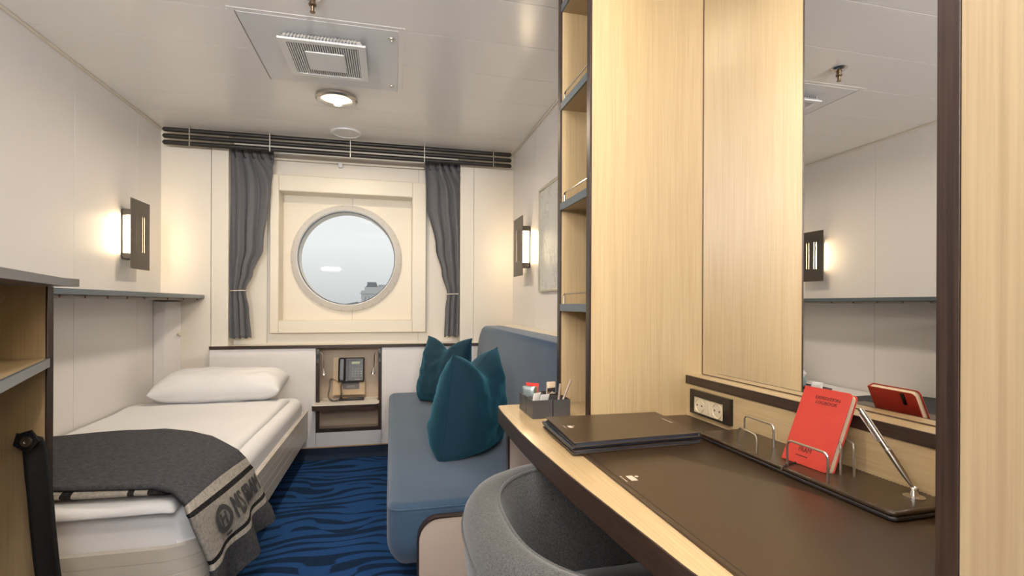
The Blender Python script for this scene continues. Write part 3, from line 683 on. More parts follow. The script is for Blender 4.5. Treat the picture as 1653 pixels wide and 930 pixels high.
# ------------------------------------------------------------------ tall open shelf unit and mirror wall joinery
XF = .507
tu = thing('tall_shelf_unit', (.68, 1.37, FL), 'tall narrow oak shelf unit with dark edging between sofa and desk', 'shelf unit')
for y0, y1, zb2 in ((1.239, 1.261, -.3015), (1.478, 1.50, FL+.001)):
    p_ = obj('side_panel', MB().box(XF+.004, XR-.002, y0, y1, zb2, CE-.002), oak, tu)
    obj('edge_strip', MB().box(XF-.002, XF+.0045, y0-.0005, y1+.0005, -.3015 if zb2 > -.5 else FL+.001, CE-.002), wenge, p_, bevel=.001)
obj('back_panel', MB().box(XR-.012, XR-.002, 1.261, 1.478, -.3015, CE-.002), oak, tu)
for z in (.002, .312, .622, .925):
    s0 = obj('shelf', MB().box(XF+.004, XR-.012, 1.261, 1.478, z-.020, z), oak_y, tu)
    obj('edge_strip', MB().box(XF-.001, XF+.0045, 1.262, 1.4775, z-.021, z+.001), slate, s0)
    obj('guard_rail', MB().tube([(XF+.010, 1.470, z), (XF+.010, 1.470, z+.026), (XF+.010, 1.464, z+.032), (XF+.010, 1.276, z+.032), (XF+.010, 1.270, z+.026), (XF+.010, 1.270, z)], .0025, 8), chrome, s0)
# L-shaped support panel at the sofa end
lp = thing('desk_end_panel', (.46, 1.49, FL), 'pale laminate end panel with dark rounded edging beside the sofa', 'panel')
pout = [(.081, FL+.001), (.081, -.69)]+[(.141-.06*cos(radians(a)), -.685+.06*sin(radians(a))) for a in range(10, 91, 16)]+[(.349, -.625), (.349, -.345), (.503, -.345), (.503, FL+.001)]
obj('panel', MB().prism(pout, 'y', 1.478, 1.50), mat('beige_laminate', (.50, .40, .32), .45), lp)
c2 = pout[:-2]; b = MB(); vs = []
for i, p in enumerate(c2):
    a = Vector(c2[max(i-1, 0)]); q = Vector(c2[min(i+1, len(c2)-1)]); t_ = (q-a).normalized(); nn = Vector((-t_.y, t_.x))
    if i == len(c2)-3: nn = Vector((-1, 1)).normalized()
    for o_, yy in ((0, 1.476), (.0055, 1.476), (.0055, 1.502), (0, 1.502)): vs.append((p[0]+nn.x*o_, yy, p[1]+nn.y*o_))
fs = [(i*4+j, (i+1)*4+j, (i+1)*4+(j+1) % 4, i*4+(j+1) % 4) for i in range(len(c2)-1) for j in range(4)]; b.add(vs, fs)
obj('edge_strip', b, wenge, lp)
# ledge with sockets, mirror
lg_ = thing('mirror_ledge', (.82, .8, -.29), 'oak ledge with dark front edge running under the mirror', 'ledge')
obj('front_board', MB().box(.793, .812, .374, 1.2385, -.3015, -.214), oak_y, lg_)
obj('edge_strip', MB().box(.790, .7945, .374, 1.2385, -.214, -.1915), wenge_y, lg_, bevel=.0008)
obj('top_board', MB().box(.7945, XR-.001, .374, 1.2385, -.212, -.192), oak_y, lg_)
tag(obj('wall_mirror', MB().box(XR-.0035, XR-.0005, .374, 1.2360, -.1900, CE-.002), mirror_m), 'tall wall mirror above the desk ledge', 'mirror')
struct('trim_9', MB().box(XR-.0045, XR-.0005, 1.2362, 1.2385, -.19, CE-.002), mat('dark_joint', (.10, .06, .035), .6)); struct('trim_10', MB().box(XR-.0045, XR-.0034, .375, 1.236, -.1915, -.1895), MATS['dark_joint'])
so = thing('power_socket', (.79, 1.125, -.287), 'double cream power socket in a black frame under the ledge', 'socket')
b = MB(); x0, x1 = .783, .7928
for q in ((1.043, 1.069, -.287, -.224), (1.191, 1.207, -.287, -.224), (1.069, 1.191, -.2865, -.282), (1.069, 1.191, -.241, -.224)): b.box(x0, x1, q[0], q[1], q[2], q[3])
obj('frame', b, mat('black_gloss_frame', (.018, .013, .011), .25), so)
sc_m = mat('cream_socket', (.62, .53, .37), .35)
obj('insert', MB().box(.786, .7925, 1.069, 1.191, -.282, -.241), sc_m, so)
for yc in (1.167, 1.094):
    q = obj('outlet', MB().lathe([(.0195, 0), (.0195, .0022), (.0175, .0024), (.0165, -.0), (.0160, .0005), (0, .0006)], (.786, yc, -.262), (-1, 0, 0), 28), sc_m, so, sharp=25)
    b = MB()
    for dy in (-.0095, .0095): b.disc((.7853, yc+dy, -.262), (-1, 0, 0), .0024, .0004, 10)
    obj('pin_holes', b, black_pl, q)
obj('rocker', MB().box(.784, .787, 1.124, 1.138, -.278, -.245), sc_m, so, bevel=.001)
# near wardrobe at the right edge
wd = thing('wardrobe', (.68, -.1, FL), 'light oak wardrobe with dark front edge at the right foreground', 'wardrobe')
obj('side_panel', MB().box(XF+.006, XR-.002, .352, .3732, FL+.001, CE-.002), oak, wd)
obj('edge_strip', MB().box(XF-.0005, XF+.0065, .3535, .3738, FL+.001, CE-.002), wenge, wd, bevel=.0006)
obj('door', MB().box(XF-.0005, XF+.018, -.12, .3528, FL+.05, CE-.01), wood('oak_close', (.32, .228, .128), (.40, .30, .175), 'z', .42, .55), wd, bevel=.001)
obj('door', MB().box(XF-.0005, XF+.018, -.60, -.123, FL+.05, CE-.01), MATS['oak_close'], wd, bevel=.001)
obj('carcass', MB().box(XF+.02, XR-.002, -.60, .352, FL+.001, CE-.01), oak, wd)
# ------------------------------------------------------------------ desk
dk = thing('desk', (.6, .9, -.33), 'oak-topped desk with a thick dark front edge in the right foreground', 'desk')
fe = [(XR-.002, 1.476), (.365, 1.476), (.330, 1.474), (.309, 1.450), (.301, 1.26), (.300, 1.09), (.305, .93), (.311, .81), (.319, .70), (.328, .58), (.336, .49), (.360, .42), (.42, .383), (.506, .3745)]
def smooth(pts, n=6):
    out = []
    P = [Vector(p) for p in pts]
    for i in range(len(P)-1):
        p0, p1, p2, p3 = P[max(i-1, 0)], P[i], P[i+1], P[min(i+2, len(P)-1)]
        for k in range(n):
            t_ = k/n; out.append(.5*((2*p1)+(-p0+p2)*t_+(2*p0-5*p1+4*p2-p3)*t_*t_+(-p0+3*p1-3*p2+p3)*t_**3))
    out.append(P[-1]); return [tuple(p) for p in out]
fe2 = [fe[0]]+smooth(fe[1:], 5)
obj('desk_top', MB().prism(fe2+[(XR-.002, .3745)], 'z', -.335, -.302), wood('oak_desk', (.46, .32, .16), (.55, .40, .22), 'y', .20), dk)
obj('edge_strip', MB().sweep(fe2, [(0, -.3019), (-.0022, -.3027), (-.0022, -.344), (0, -.344)]), wenge_y, dk)
obj('wall_batten', MB().box(XR-.03, XR-.002, .40, 1.22, -.40, -.336), oak_y, dk)
# ------------------------------------------------------------------ sofa
sf = thing('sofa', (.4, 2.5, FL), 'slate blue upholstered bench sofa along the right wall', 'sofa')
b = MB().soft(-.010, .62, 1.507, 3.452, -.800, -.590, .05, .028, .10, n=8, k=7); obj('seat', b, sofa_f, sf, sharp=70)
ring = [(-.004, 3.40), (-.008, 3.3), (-.008, 1.56)]+[(.035-.043*cos(radians(a)), 1.553-.043*sin(radians(a))) for a in range(10, 91, 16)]+[(.55, 1.509)]
obj('seat_piping', MB().tube([(x, y, -.606) for x, y in ring], .003, 6), sofa_f, sf)
obj('base', MB().box(.14, .72, 1.512, 3.445, FL+.001, -.78), mat('sofa_base', (.05, .045, .04), .7), sf)
zt = -.142; poly = [(1.507, -.60), (1.507, zt)]+[(3.30+.12*sin(radians(a)), zt-.12+.12*cos(radians(a))) for a in range(0, 91, 10)]+[(3.42, -.60)]
n = len(poly); vs = []
def bx_(z, k):
    f = (z+.60)/.458
    return (.545+.045*f, .56+.02*f, .70, .72)[k]
K = [(0, 0), (0, 0)]
b = MB(); rings = []
for k in range(6):
    a = pi/2*k/5; ins = .030*(1-sin(a)); xo = .030*(1-cos(a)); rings.append((ins, xo))
for k, (ins, xo) in enumerate(rings):
    for (y, z) in poly:
        cy, cz = 2.46, -.37; yy = y-ins*(1 if y > cy else -1)*(1 if abs(y-cy) > .5 else 0); zz = z-(ins if z > -.5 else 0)
        vs.append((.545+.045*(zz+.60)/.458+xo, yy, zz))
for (y, z) in poly: vs.append((.725, y, z))
fs = [tuple(range(n))]+[(i*n+j, i*n+(j+1) % n, (i+1)*n+(j+1) % n, (i+1)*n+j) for i in range(6) for j in range(n)]+[tuple(range(6*n, 7*n))[::-1]]
b.add(vs, fs)
# rings were laid from the outer rim inwards; order fixed by recalculated normals
obj('backrest', b, sofa_f, sf, sharp=60)
bx = thing('sofa_back_box', (.785, 2.5, FL), 'cream boxed ledge behind the sofa back along the wall', 'ledge')
obj('top_board', MB().box(.727, .8435, 1.502, 3.455, -.165, -.142), cream, bx, bevel=.002)
obj('front_board', MB().box(.727, .745, 1.502, 3.455, FL+.001, -.166), cream, bx)
def cushion(c, A, U, w, h, t, label, seed, dip):
    A = Vector(A).normalized(); U = Vector(U); U = (U-A*U.dot(A)).normalized(); N = A.cross(U)
    r_ = thing('cushion', (c[0], c[1], -.585), label, 'cushion', 'teal cushions on the sofa')
    b, P = pillow_mb(c, A, U, N, w, h, t, .03, dip, seed, 40, .03, .007, sag=1)
    obj('cover', b, velvet, r_, sharp=80)
    pts = []
    for k in range(40): pts.append(P(-1+2*k/40, 1, 0))
    for k in range(40): pts.append(P(1, 1-2*k/40, 0))
    for k in range(40): pts.append(P(1-2*k/40, -1, 0))
    for k in range(40): pts.append(P(-1, -1+2*k/40, 0))
    obj('piping', MB().tube(pts, .0022, 6, closed=True), velvet, r_)
cushion((.315, 2.03, -.392), (.60, .78, 0), (.13, -.06, 1), .37, .40, .25, 'front teal velvet cushion, the larger one nearest the desk', 2.0, .060)
cushion((.315, 3.02, -.395), (.62, -.78, 0), (.16, .08, 1), .36, .39, .22, 'rear teal velvet cushion nearest the end wall', 9.0, .065)
# ------------------------------------------------------------------ tub chair
ch = thing('tub_chair', (.43, .80, FL), 'grey tweed tub chair pushed under the desk', 'chair')
CX, CY, EX = .43, .80, 2.6
def sup(a, r_):
    c_, s_ = cos(a), sin(a); d = (abs(c_)**EX+abs(s_)**EX)**(1/EX); return CX+r_*c_/d, CY+r_*s_/d
prof = [(.225, -.93), (.262, -.80), (.290, -.60), (.306, -.44), (.310, -.395), (.308, -.375), (.297, -.358), (.280, -.349), (.262, -.346), (.250, -.349), (.244, -.358), (.232, -.40), (.218, -.48), (.205, -.575), (.20, -.62)]
A0, A1, NAa = radians(58), radians(302), 70; vs = []; kk = len(prof)
for i in range(NAa+1):
    a = A0+(A1-A0)*i/NAa; e_ = min(1, min(i, NAa-i)/7); e_ = sqrt(1-(1-e_)**2)
    for r_, z in prof:
        rm = .262; rr = rm+(r_-rm)*(.15+.85*e_) if z > -.9 else r_
        zz = z if z < -.6 else -.6+(z+.6)*(.90+.10*e_)
        x, y = sup(a, rr); vs.append((x, y, zz))
fs = [(i*kk+j, (i+1)*kk+j, (i+1)*kk+(j+1) % kk, i*kk+(j+1) % kk) for i in range(NAa) for j in range(kk)]+[tuple(range(kk)), tuple(range(NAa*kk, (NAa+1)*kk))[::-1]]
obj('shell', MB().add(vs, fs), chair_f, ch, sharp=70)
def rimline(r_, z, rr=.0028): return MB().tube([(*sup(A0+.12+(A1-A0-.24)*i/80, r_), z) for i in range(81)], rr, 6)
obj('inner_piping', rimline(.247, -.3515, .0034), chair_f, ch); obj('outer_piping', rimline(.3105, -.392, .0026), chair_f, ch)
b = MB(); vs = []; n = 48; pr = [(.15, -.66), (.215, -.655), (.232, -.62), (.232, -.59), (.215, -.565), (.15, -.558), (.0, -.555)]
for i in range(n):
    a = 2*pi*i/n
    for r_, z in pr: x, y = sup(a, r_); vs.append((x+.02, y, z))
fs = [(i*7+j, ((i+1) % n)*7+j, ((i+1) % n)*7+j+1, i*7+j+1) for i in range(n) for j in range(6)]; b.add(vs, fs); obj('seat', b, chair_f, ch, sharp=60)
for sx_, sy_ in ((1, 1), (1, -1), (-1, 1), (-1, -1)):
    obj('leg', MB().tube([(CX+.15*sx_, CY+.15*sy_, -.92), (CX+.17*sx_, CY+.17*sy_, FL+.001)], [.018, .012], 12), wenge, ch)
obj('base_plate', MB().lathe([(.20, -.935), (.20, -.92)], (CX, CY, 0), (0, 0, 1), 32), wenge, ch)
# ------------------------------------------------------------------ things on the desk
DZ = -.3015
mt = thing('desk_mat', (.56, .8, DZ), 'large brown leather desk mat lying along the desk', 'desk mat')
b = MB().soft(.373, .786, .40, 1.222, DZ, DZ+.004, .012, .0015, 0, n=4, k=3); obj('mat', b, leather, mt)
for q in ((.381, .3825, .41, 1.214), (.777, .7785, .41, 1.214)): obj('stitched_edge', MB().box(*q, DZ+.004, DZ+.0044), leather_d, mt)
def brand(parent, x, y, z, s_, rot=0):
    b = MB(); c_, q_ = cos(rot), sin(rot)
    def R(p): return (x+(p[0]*c_-p[1]*q_)*s_, y+(p[0]*q_+p[1]*c_)*s_, z)
    for x0, x1, y0, y1 in ((-.004, .008, -.012, .012), (-.014, -.0125, -.012, .010)): b.add([R((x0, y0)), R((x1, y0)), R((x1, y1)), R((x0, y1))], [(0, 1, 2, 3)])
    for cx_, cy_, r_ in ((.014, .006, .0035), (-.013, .012, .002), (-.013, -.012, .002)):
        b.add([R((cx_+r_*cos(a), cy_+r_*sin(a))) for a in [2*pi*i/12 for i in range(12)]], [tuple(range(12))])
    return obj('printed_logo', b, whiteprint, parent)
brand(mt, .401, .793, DZ+.0042, 1.0)
# folders
FOL = []
FD = [((.358, 1.170), (.660, 1.160), (.651, .958), (.351, .940), DZ+.0046, .008, 'bottom'), ((.365, 1.168), (.656, 1.163), (.646, .955), (.353, .936), DZ+.0196, .010, 'top')]
for q in FD:
    P4, z, th, wh = q[:4], q[4], q[5], q[6]
    f_ = thing('leather_folder', ((P4[0][0]+P4[1][0])/2, 1.05, z), 'brown leather folder at the far end of the desk mat, %s' % ('under the other one' if wh == 'bottom' else 'on top of the other'), 'folder', 'leather folders')
    def ins(k, q4=P4):
        c_ = Vector((sum(p[0] for p in q4)/4, sum(p[1] for p in q4)/4)); return [tuple(c_+(Vector(p)-c_)*k) for p in q4]
    obj('back_cover', MB().prism(ins(1.0)[::-1], 'z', z, z+.002), leather, f_, bevel=.0008)
    obj('pages', MB().prism(ins(.975)[::-1], 'z', z+.0022, z+th-.0022), mat('blue_grey_pages', (.030, .036, .052), .6), f_)
    tp = obj('front_cover', MB().prism(ins(1.0)[::-1], 'z', z+th-.002, z+th), leather, f_, bevel=.0008)
    if wh == 'top':
        brand(tp, .387, 1.060, z+th+.0003, .8); o_ = obj('printed_line', MB().box(.632, .6335, 1.045, 1.09, z+th, z+th+.0003), whiteprint, tp)
tag(obj('slim_folder', MB().prism([(.350, .943), (.357, 1.172), (.660, 1.166), (.653, .962)][::-1], 'z', DZ+.0132, DZ+.0188), mat('navy_leatherette', (.015, .022, .035), .35), None, bevel=.0012), 'slim dark navy folder sandwiched between the two brown folders', 'folder')
# pen tray
tr = thing('desk_tray', (.73, .77, DZ+.0045), 'long stitched leather tray with wire letter racks behind the desk mat', 'desk tray')
TZ = -.2830; tp = [(.644, .515), (.662, .962), (.771, .968), (.771, .552), (.735, .508), (.700, .508)]
tp = [(.672, 1.000), (.670, .555), (.676, .548), (.788, .552), (.788, 1.005)]
obj('tray_body', MB().prism(tp, 'z', DZ+.0045, TZ-.0075), leather_d, tr, bevel=.002)
obj('tray_top', MB().prism(tp, 'z', TZ-.007, TZ), leather, tr, bevel=.0025)
def inner(poly, k=.006):
    c_ = Vector((.73, .775)); return [tuple(c_+(Vector(p)-c_)*(1-k/(Vector(p)-c_).length)) for p in poly]
b = MB(); ip = inner(tp, .008)
for i in range(len(ip)):
    a, q = Vector(ip[i]), Vector(ip[(i+1) % len(ip)]); L_ = (q-a).length; n = int(L_/.006)
    for k in range(n):
        p0 = a.lerp(q, (k+.2)/n); p1 = a.lerp(q, (k+.75)/n); b.tube([(p0.x, p0.y, TZ+.0001), (p1.x, p1.y, TZ+.0001)], .0005, 4)
obj('stitching', b, mat('thread', (.10, .075, .055), .7), tr)
def hoop(a, b_, h):
    a, b_ = Vector(a), Vector(b_); d = (b_-a).normalized(); r_ = .010; pts = [Vector((a.x, a.y, TZ-.002))]
    for k in range(6):
        t_ = pi/2*k/5; pts.append(Vector((a.x, a.y, TZ))+Vector((d.x, d.y, 0))*(r_*(1-cos(t_)))+Vector((0, 0, h-r_+r_*sin(t_))))
    for k in range(6):
        t_ = pi/2*k/5; pts.append(Vector((b_.x, b_.y, TZ))-Vector((d.x, d.y, 0))*(r_*(1-sin(t_)))+Vector((0, 0, h-r_+r_*cos(t_))))
    pts.append(Vector((b_.x, b_.y, TZ-.002))); obj('wire_hoop', MB().tube(pts, .0021, 10), nickel, tr)
hoop((.695, .897), (.682, .828), .034); hoop((.743, .940), (.739, .850), .046)
hoop((.682, .752), (.682, .667), .046); hoop((.780, .768), (.734, .692), .052); hoop((.786, .740), (.750, .682), .052)
# notebook leaning in the rack
nb = thing('red_notebook', (.72, .75, TZ), 'red notebook standing tilted in the wire rack against the ledge', 'notebook')
O = Vector((.706, .792, TZ+.0008)); Uu = Vector((.006, -.094, 0)).normalized(); Vv = Vector((.056, .006, .131)); Vv = (Vv-Uu*Vv.dot(Uu)).normalized(); Nn = Uu.cross(Vv).normalized()
if Nn.x > 0: Nn = -Nn
BW, BH, BT = .0955, .1435, .014
def rr_poly(w, h, r_, n=5):   # rounded only at the open (right) side
    return [(0, 0)]+[(w-r_+r_*cos(radians(a)), r_+r_*sin(radians(a))) for a in range(-90, 1, 18)]+[(w-r_+r_*cos(radians(a)), h-r_+r_*sin(radians(a))) for a in range(0, 91, 18)]+[(0, h)]
def bprism(poly, d0, d1):
    n = len(poly); vs = [O+Uu*p[0]+Vv*p[1]-Nn*d for d in (d0, d1) for p in poly]
    return MB().add(vs, [tuple(range(n))[::-1], tuple(range(n, 2*n))]+[(i, (i+1) % n, n+(i+1) % n, n+i) for i in range(n)])
fc = obj('front_cover', bprism(rr_poly(BW, BH, .008), 0, .0016), red, nb, bevel=.0005)
pg = [(x*.965+.001, y*.975+.0016) for x, y in rr_poly(BW, BH, .008)]
obj('pages', bprism(pg, .0017, BT-.0017), paper, nb)
bc = obj('back_cover', bprism(rr_poly(BW, BH, .008), BT-.0016, BT), red, nb, bevel=.0005)
obj('spine', bprism([(-.001, 0), (.0015, 0), (.0015, BH), (-.001, BH)], 0, BT), red, nb, bevel=.0005)
q = O+Uu*(BW*.74)+Vv*(BH*.90)-Nn*BT; obj('loop_tab', MB().obox(q-Nn*.0006, Uu, Vv, Nn, .007, .022, .0012), black_pl, bc)
def on_cover(u, v_): return O+Uu*(BW*u)+Vv*(BH*v_)+Nn*.0004
obj('title_lettering', text_mb('EXPEDITION\nLOGBOOK', .0088, on_cover(.55, .845), Uu, Vv, .0004, 'CENTER', 1.0), printm, fc)
obj('ship_lettering', text_mb('FRAM', .013, on_cover(.43, .185), Uu, Vv, .0004, 'CENTER', .8), printm, fc)
obj('small_lettering_line', MB().obox(on_cover(.40, .105), Uu, Vv, Nn, .024, .0014, .0004), printm, fc)
obj('ribbon', MB().tube([O+Uu*.03-Nn*.004+Vv*.002, Vector((.690, .757, TZ+.0022)), Vector((.668, .745, TZ+.0020)), Vector((.650, .733, TZ-.002))], .0018, 6), grey_pl, nb)
# pen in its stand
ps = thing('pen_stand', (.754, .586, TZ), 'small silver pen stand at the near end of the tray', 'pen stand')
PB = Vector((.754, .586, TZ+.0002))
obj('cone', MB().lathe([(.014, 0), (.014, .0015), (.006, .003), (.004, .010), (.0062, .014), (.005, .015), (0, .010)], PB, (0, 0, 1), 24), chrome, ps)
pt = Vector((.732, .655, -.1645)); p0 = PB+Vector((0, 0, .012)); ax = (pt-p0); Lp = ax.length; ax.normalize()
pn = thing('ballpoint_pen', tuple(p0), 'slim silver ballpoint pen leaning in its stand', 'pen')
obj('barrel', MB().lathe([(.0012, 0), (.0022, .006), (.0040, .022), (.0045, .045), (.0045, Lp*.97), (.0038, Lp), (0, Lp)], p0, ax, 18), mat('pen_steel', (.42, .38, .34), .24, 1), pn)
obj('grip_ring', MB().lathe([(.0047, .058), (.0050, .059), (.0050, .061), (.0047, .062)], p0, ax, 18), nickel, pn)
sd = ax.cross(Vector((0, 1, .3))).normalized(); sd = -sd if sd.x > 0 else sd
obj('clip', MB().tube([p0+ax*(Lp-.004)+sd*.0046, p0+ax*(Lp-.008)+sd*.0072, p0+ax*(Lp-.050)+sd*.0066, p0+ax*(Lp-.054)+sd*.005], .0011, 6), chrome, pn)
# organiser boxes
og = thing('desk_organiser', (.415, 1.345, DZ), 'grey four-part desk organiser at the far end of the desk', 'organiser')
def cell(x0, x1, y0, y1, z1, name='compartment'):
    b = MB(); t_ = .0022; z0 = DZ+.0003
    b.box(x0, x1, y0, y1, z0, z0+t_)
    b.box(x0, x0+t_, y0, y1, z0+t_, z1); b.box(x1-t_, x1, y0, y1, z0+t_, z1); b.box(x0+t_, x1-t_, y0, y0+t_, z0+t_, z1); b.box(x0+t_, x1-t_, y1-t_, y1, z0+t_, z1)
    return obj(name, b, mat('grey_leatherette', (.050, .047, .045), .38), og)
OX0, OX1, OXm, OY0, OY1, OYm = .363, .468, .4195, 1.277, 1.417, 1.340
zt_ = -.2535
cell(OX0, OXm-.001, OY0, OYm, zt_); cell(OXm+.001, OX1, OY0, OYm, zt_); cell(OX0, OXm-.001, OYm+.003, OY1, zt_); cell(OXm+.001, OX1, OYm+.003, OY1, zt_)
def sachet(c, A, U, w, h, m_, label, grp, name='sachet', t_=.003, cat='sachet'):
    A, U = Vector(A).normalized(), Vector(U); U = (U-A*U.dot(A)).normalized(); b, _ = pillow_mb(c, A, U, A.cross(U), w, h, t_, .02, 0, random.random()*9, 10, wr=.0008)
    return tag(obj(name, b, m_, None, sharp=60), label, cat, grp)
zc = DZ+.003
sachet((0.382, 1.3140, zc+.032), (.8, .5, 0), (.25, -.1, 1), .030, .058, white_paper, 'white paper sugar sachet at the left of the front organiser box', 'sugar sachets')
sachet((0.400, 1.3040, zc+.030), (.8, .3, 0), (.75, -.1, 1), .030, .060, white_paper, 'white paper sugar sachet leaning right in the front organiser box', 'sugar sachets')
sachet((0.391, 1.3870, zc+.040), (.7, -.7, 0), (.12, .1, 1), .042, .070, mat('red_wrapper', (.62, .03, .02), .4), 'shiny red tea sachet in the back left organiser box', 'tea sachets')
sachet((0.385, 1.3770, zc+.036), (.7, -.7, 0), (.05, .1, 1), .040, .064, mat('olive_wrapper', (.10, .10, .03), .5), 'dark olive tea sachet behind the shiny one in the organiser', 'tea sachets')
sachet((0.378, 1.3700, zc+.036), (.8, -.6, 0), (-.05, .0, 1), .038, .066, mat('silver_wrapper', (.35, .42, .42), .25, .6), 'silver wrapped tea sachet at the left of the organiser', 'tea sachets', t_=.014)
ck = thing('coffee_sachet', (0.440, 1.3620, zc), 'cream and black coffee sachet standing in the back right organiser box', 'sachet')
obj('wrapper', MB().obox((0.440, 1.3620, zc+.041), (1, .25, 0), (-.25, 1, 0), (.03, 0, 1), .026, .010, .078), mat('cream_wrapper', (.62, .48, .33), .5), ck, bevel=.002)
obj('label_band', MB().obox((0.440, 1.3563, zc+.050), (1, .25, 0), (-.25, 1, 0), (.03, 0, 1), .0255, .0012, .028), mat('black_label', (.03, .025, .02), .5), ck)
obj('label_lettering', text_mb('Coffee', .0095, (0.441, 1.3550, zc+.050), (1, .25, 0), (0, 0, 1), .0004), mat('cream_print', (.6, .5, .36), .6), ck)
for i, (x0, y0, x1, y1, z1) in enumerate(((.444, 1.312, .451, 1.312, zc+.082), (.440, 1.300, .482, 1.312, zc+.092))):
    tag(obj('stirring_stick', MB().tube([(x0, y0, zc+.002), (x1, y1, z1)], .0032, 10), mat('grey_pencil', (.30, .22, .17), .5)), ['short grey stick standing upright in the organiser', 'longer grey stick leaning right out of the organiser'][i], 'stick', 'sticks in the organiser')
# ------------------------------------------------------------------ bedside nook
nk = thing('bedside_nook', (-.27, 3.5, NZ0), 'dark-framed wall niche with a pull-out shelf between bed and sofa', 'niche')
b = MB(); w = .022; ya, yb = YD-.003, YD+.02
b.box(NX0+.001, NX0+w, ya, yb, NZ0+.001, NZ1); b.box(NX1-w, NX1-.001, ya, yb, NZ0+.001, NZ1); b.box(NX0+w, NX1-w, ya, yb, NZ0+.001, NZ0+w)
obj('frame', b, wenge, nk, bevel=.001)
nin = mat('niche_laminate', (.50, .40, .30), .5)
b = MB(); t_ = .008; b.box(NX0+.001, NX0+t_, yb, 3.615, NZ0+.001, NZ1); b.box(NX1-t_, NX1-.001, yb, 3.615, NZ0+.001, NZ1); b.box(NX0+t_, NX1-t_, 3.607, 3.615, NZ0+.001, NZ1); b.box(NX0+t_, NX1-t_, yb, 3.607, NZ0+.001, NZ0+.012)
obj('lining', b, nin, nk)
sz = -.640
shp = [(NX0+.026, 3.606), (NX0+.026, 3.462), (NX0-.010, 3.462), (NX0-.010, 3.405)]+[(NX0+.020+.030*cos(radians(a)), 3.380+.030*sin(radians(a))) for a in range(180, 271, 15)]+[(NX1-.045+.030*cos(radians(a)), 3.380+.030*sin(radians(a))) for a in range(270, 361, 15)]+[(NX1-.015, 3.462), (NX1-.026, 3.462), (NX1-.026, 3.606)]
obj('pull_out_shelf', MB().prism(shp, 'z', sz-.003, sz), mat('shelf_laminate', (.76, .72, .66), .3), nk)
obj('shelf_edge', MB().prism(shp, 'z', sz-.034, sz-.0032), wenge_x, nk)
# phone board
pb_ = thing('phone_bracket', (-.27, 3.59, -.62), 'pale wooden backboard leaning in the niche behind the telephone', 'board')
obj('board', MB().prism([(3.604, -.365), (3.596, -.365), (3.545, -.600), (3.545, -.612), (3.604, -.612)], 'x', -.378, -.172), mat('pale_wood_board', (.62, .46, .27), .5), pb_)
obj('card', MB().obox((-.262, 3.5545, -.545), (1, 0, 0), (0, .21, .98), (0, -.98, .21), .105, .060, .002), mat('grey_card', (.10, .09, .08), .5), pb_)
for z, w_ in ((-.553, .05), (-.562, .06)): obj('card_print', MB().obox((-.262, 3.5525+(z+.545)*.21, z), (1, 0, 0), (0, .21, .98), (0, -.98, .21), w_, .003, .0006), whiteprint, pb_)
ph = thing('telephone', (-.27, 3.56, -.52), 'black desk telephone with handset and keypad in the niche', 'telephone')
Uf = Vector((0, .21, .98)).normalized(); Nf = Vector((0, -.98, .21)).normalized(); PC = Vector((-.262, 3.548, -.445))
def pbox(name, cx_, cy_, w_, h_, d_, z_, m_, par, bev=.003): return obj(name, MB().obox(PC+Vector((cx_, 0, 0))+Uf*cy_+Nf*z_, (1, 0, 0), Uf, Nf, w_, h_, d_), m_, par, bevel=bev)
bdy = pbox('body', .012, 0, .150, .165, .026, .006, grey_pl, ph, .008)
pbox('handset', -.055, .0, .046, .160, .034, .034, black_pl, ph, .012)
pbox('keypad_panel', .032, -.005, .098, .140, .006, .021, grey_pl, bdy, .002)
pbox('display', .032, .045, .056, .016, .003, .026, lcd, bdy, .001)
for r0 in range(4):
    for c0 in range(4): pbox('key', .012+c0*.0185, .005-r0*.0165, .009, .007, .004, .026, mat('key_grey', (.35, .35, .33), .4), bdy, .001)
pbox('brand_print', .045, -.066, .035, .002, .001, .0245, whiteprint, bdy, 0)
cord = [(-.318, 3.535, -.50), (-.335, 3.53, -.52), (-.385, 3.52, -.50), (-.392, 3.50, -.55), (-.398, 3.49, -.60), (-.380, 3.47, -.630), (-.350, 3.46, -.632), (-.325, 3.47, -.628), (-.318, 3.50, -.60), (-.322, 3.52, -.55), (-.312, 3.53, -.515)]
ctr = smooth3 = []
P = [Vector(p) for p in cord]
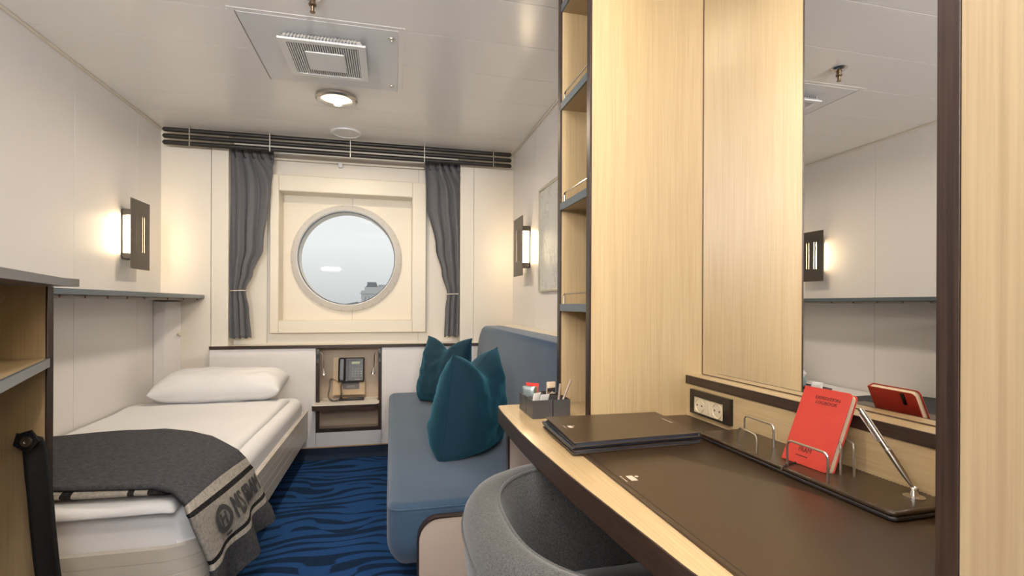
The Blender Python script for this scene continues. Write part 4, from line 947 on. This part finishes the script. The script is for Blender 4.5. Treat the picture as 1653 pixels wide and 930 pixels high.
for i in range(len(P)-1):
    p0_, p1_, p2_, p3_ = P[max(i-1, 0)], P[i], P[i+1], P[min(i+2, len(P)-1)]
    for k in range(40):
        t_ = k/40; ctr.append(.5*((2*p1_)+(-p0_+p2_)*t_+(2*p0_-5*p1_+4*p2_-p3_)*t_*t_+(-p0_+3*p1_-3*p2_+p3_)*t_**3))
hel = []
for i, p in enumerate(ctr[:-1]):
    T = (ctr[i+1]-p).normalized(); u_ = T.orthogonal().normalized() if i == 0 else (u_-T*u_.dot(T)).normalized(); w_ = T.cross(u_); a = i*.75; hel.append(p+(u_*cos(a)+w_*sin(a))*.0055)
obj('coiled_cord', MB().tube(hel, .0017, 5), black_pl, ph)
rm = thing('remote_control', (-.25, 3.50, sz), 'slim black remote control lying on the niche shelf', 'remote control')
obj('body', MB().obox((-.252, 3.500, sz+.009), (1, -.02, 0), (.02, 1, 0), (0, 0, 1), .155, .036, .016), black_pl, rm, bevel=.005)
obj('label_sticker', MB().obox((-.292, 3.498, sz+.0174), (1, -.02, 0), (.02, 1, 0), (0, 0, 1), .035, .018, .0006), mat('orange_sticker', (.55, .30, .06), .5), rm)
for i in range(6): obj('button', MB().disc((-.25+.012*i, 3.499, sz+.017), (0, 0, 1), .0035, .0012, 10), grey_pl, rm)
def reading(x, sx_, label):
    r_ = thing('reading_light', (x, 3.475, -.47), label, 'reading light', 'reading lights in the niche')
    obj('mount', MB().box(x-.010, x+.010, 3.462, 3.474, -.385, -.297), mat('dark_mount', (.10, .10, .10), .35, .6), r_, bevel=.002)
    obj('switch', MB().box(x-.005, x+.005, 3.457, 3.463, -.355, -.325), black_pl, r_, bevel=.001)
    x1_ = x+sx_*.032
    obj('arm', MB().tube([(x+sx_*.008, 3.468, -.318), (x+sx_*.022, 3.462, -.316), (x1_, 3.460, -.330), (x1_+sx_*.004, 3.458, -.40), (x1_+sx_*.004, 3.456, -.425)], .0038, 8), chrome, r_)
    obj('lamp_head', MB().lathe([(.006, 0), (.008, .01), (.014, .035), (.014, .046), (.010, .048), (0, .046)], (x1_+sx_*.004, 3.455, -.420), (.12*sx_, -.25, -1), 18), chrome, r_)
reading(-.462, 1, 'chrome reading light hanging at the left of the niche, nearer the bed')
reading(-.075, -1, 'chrome reading light hanging at the right of the niche, nearer the sofa')
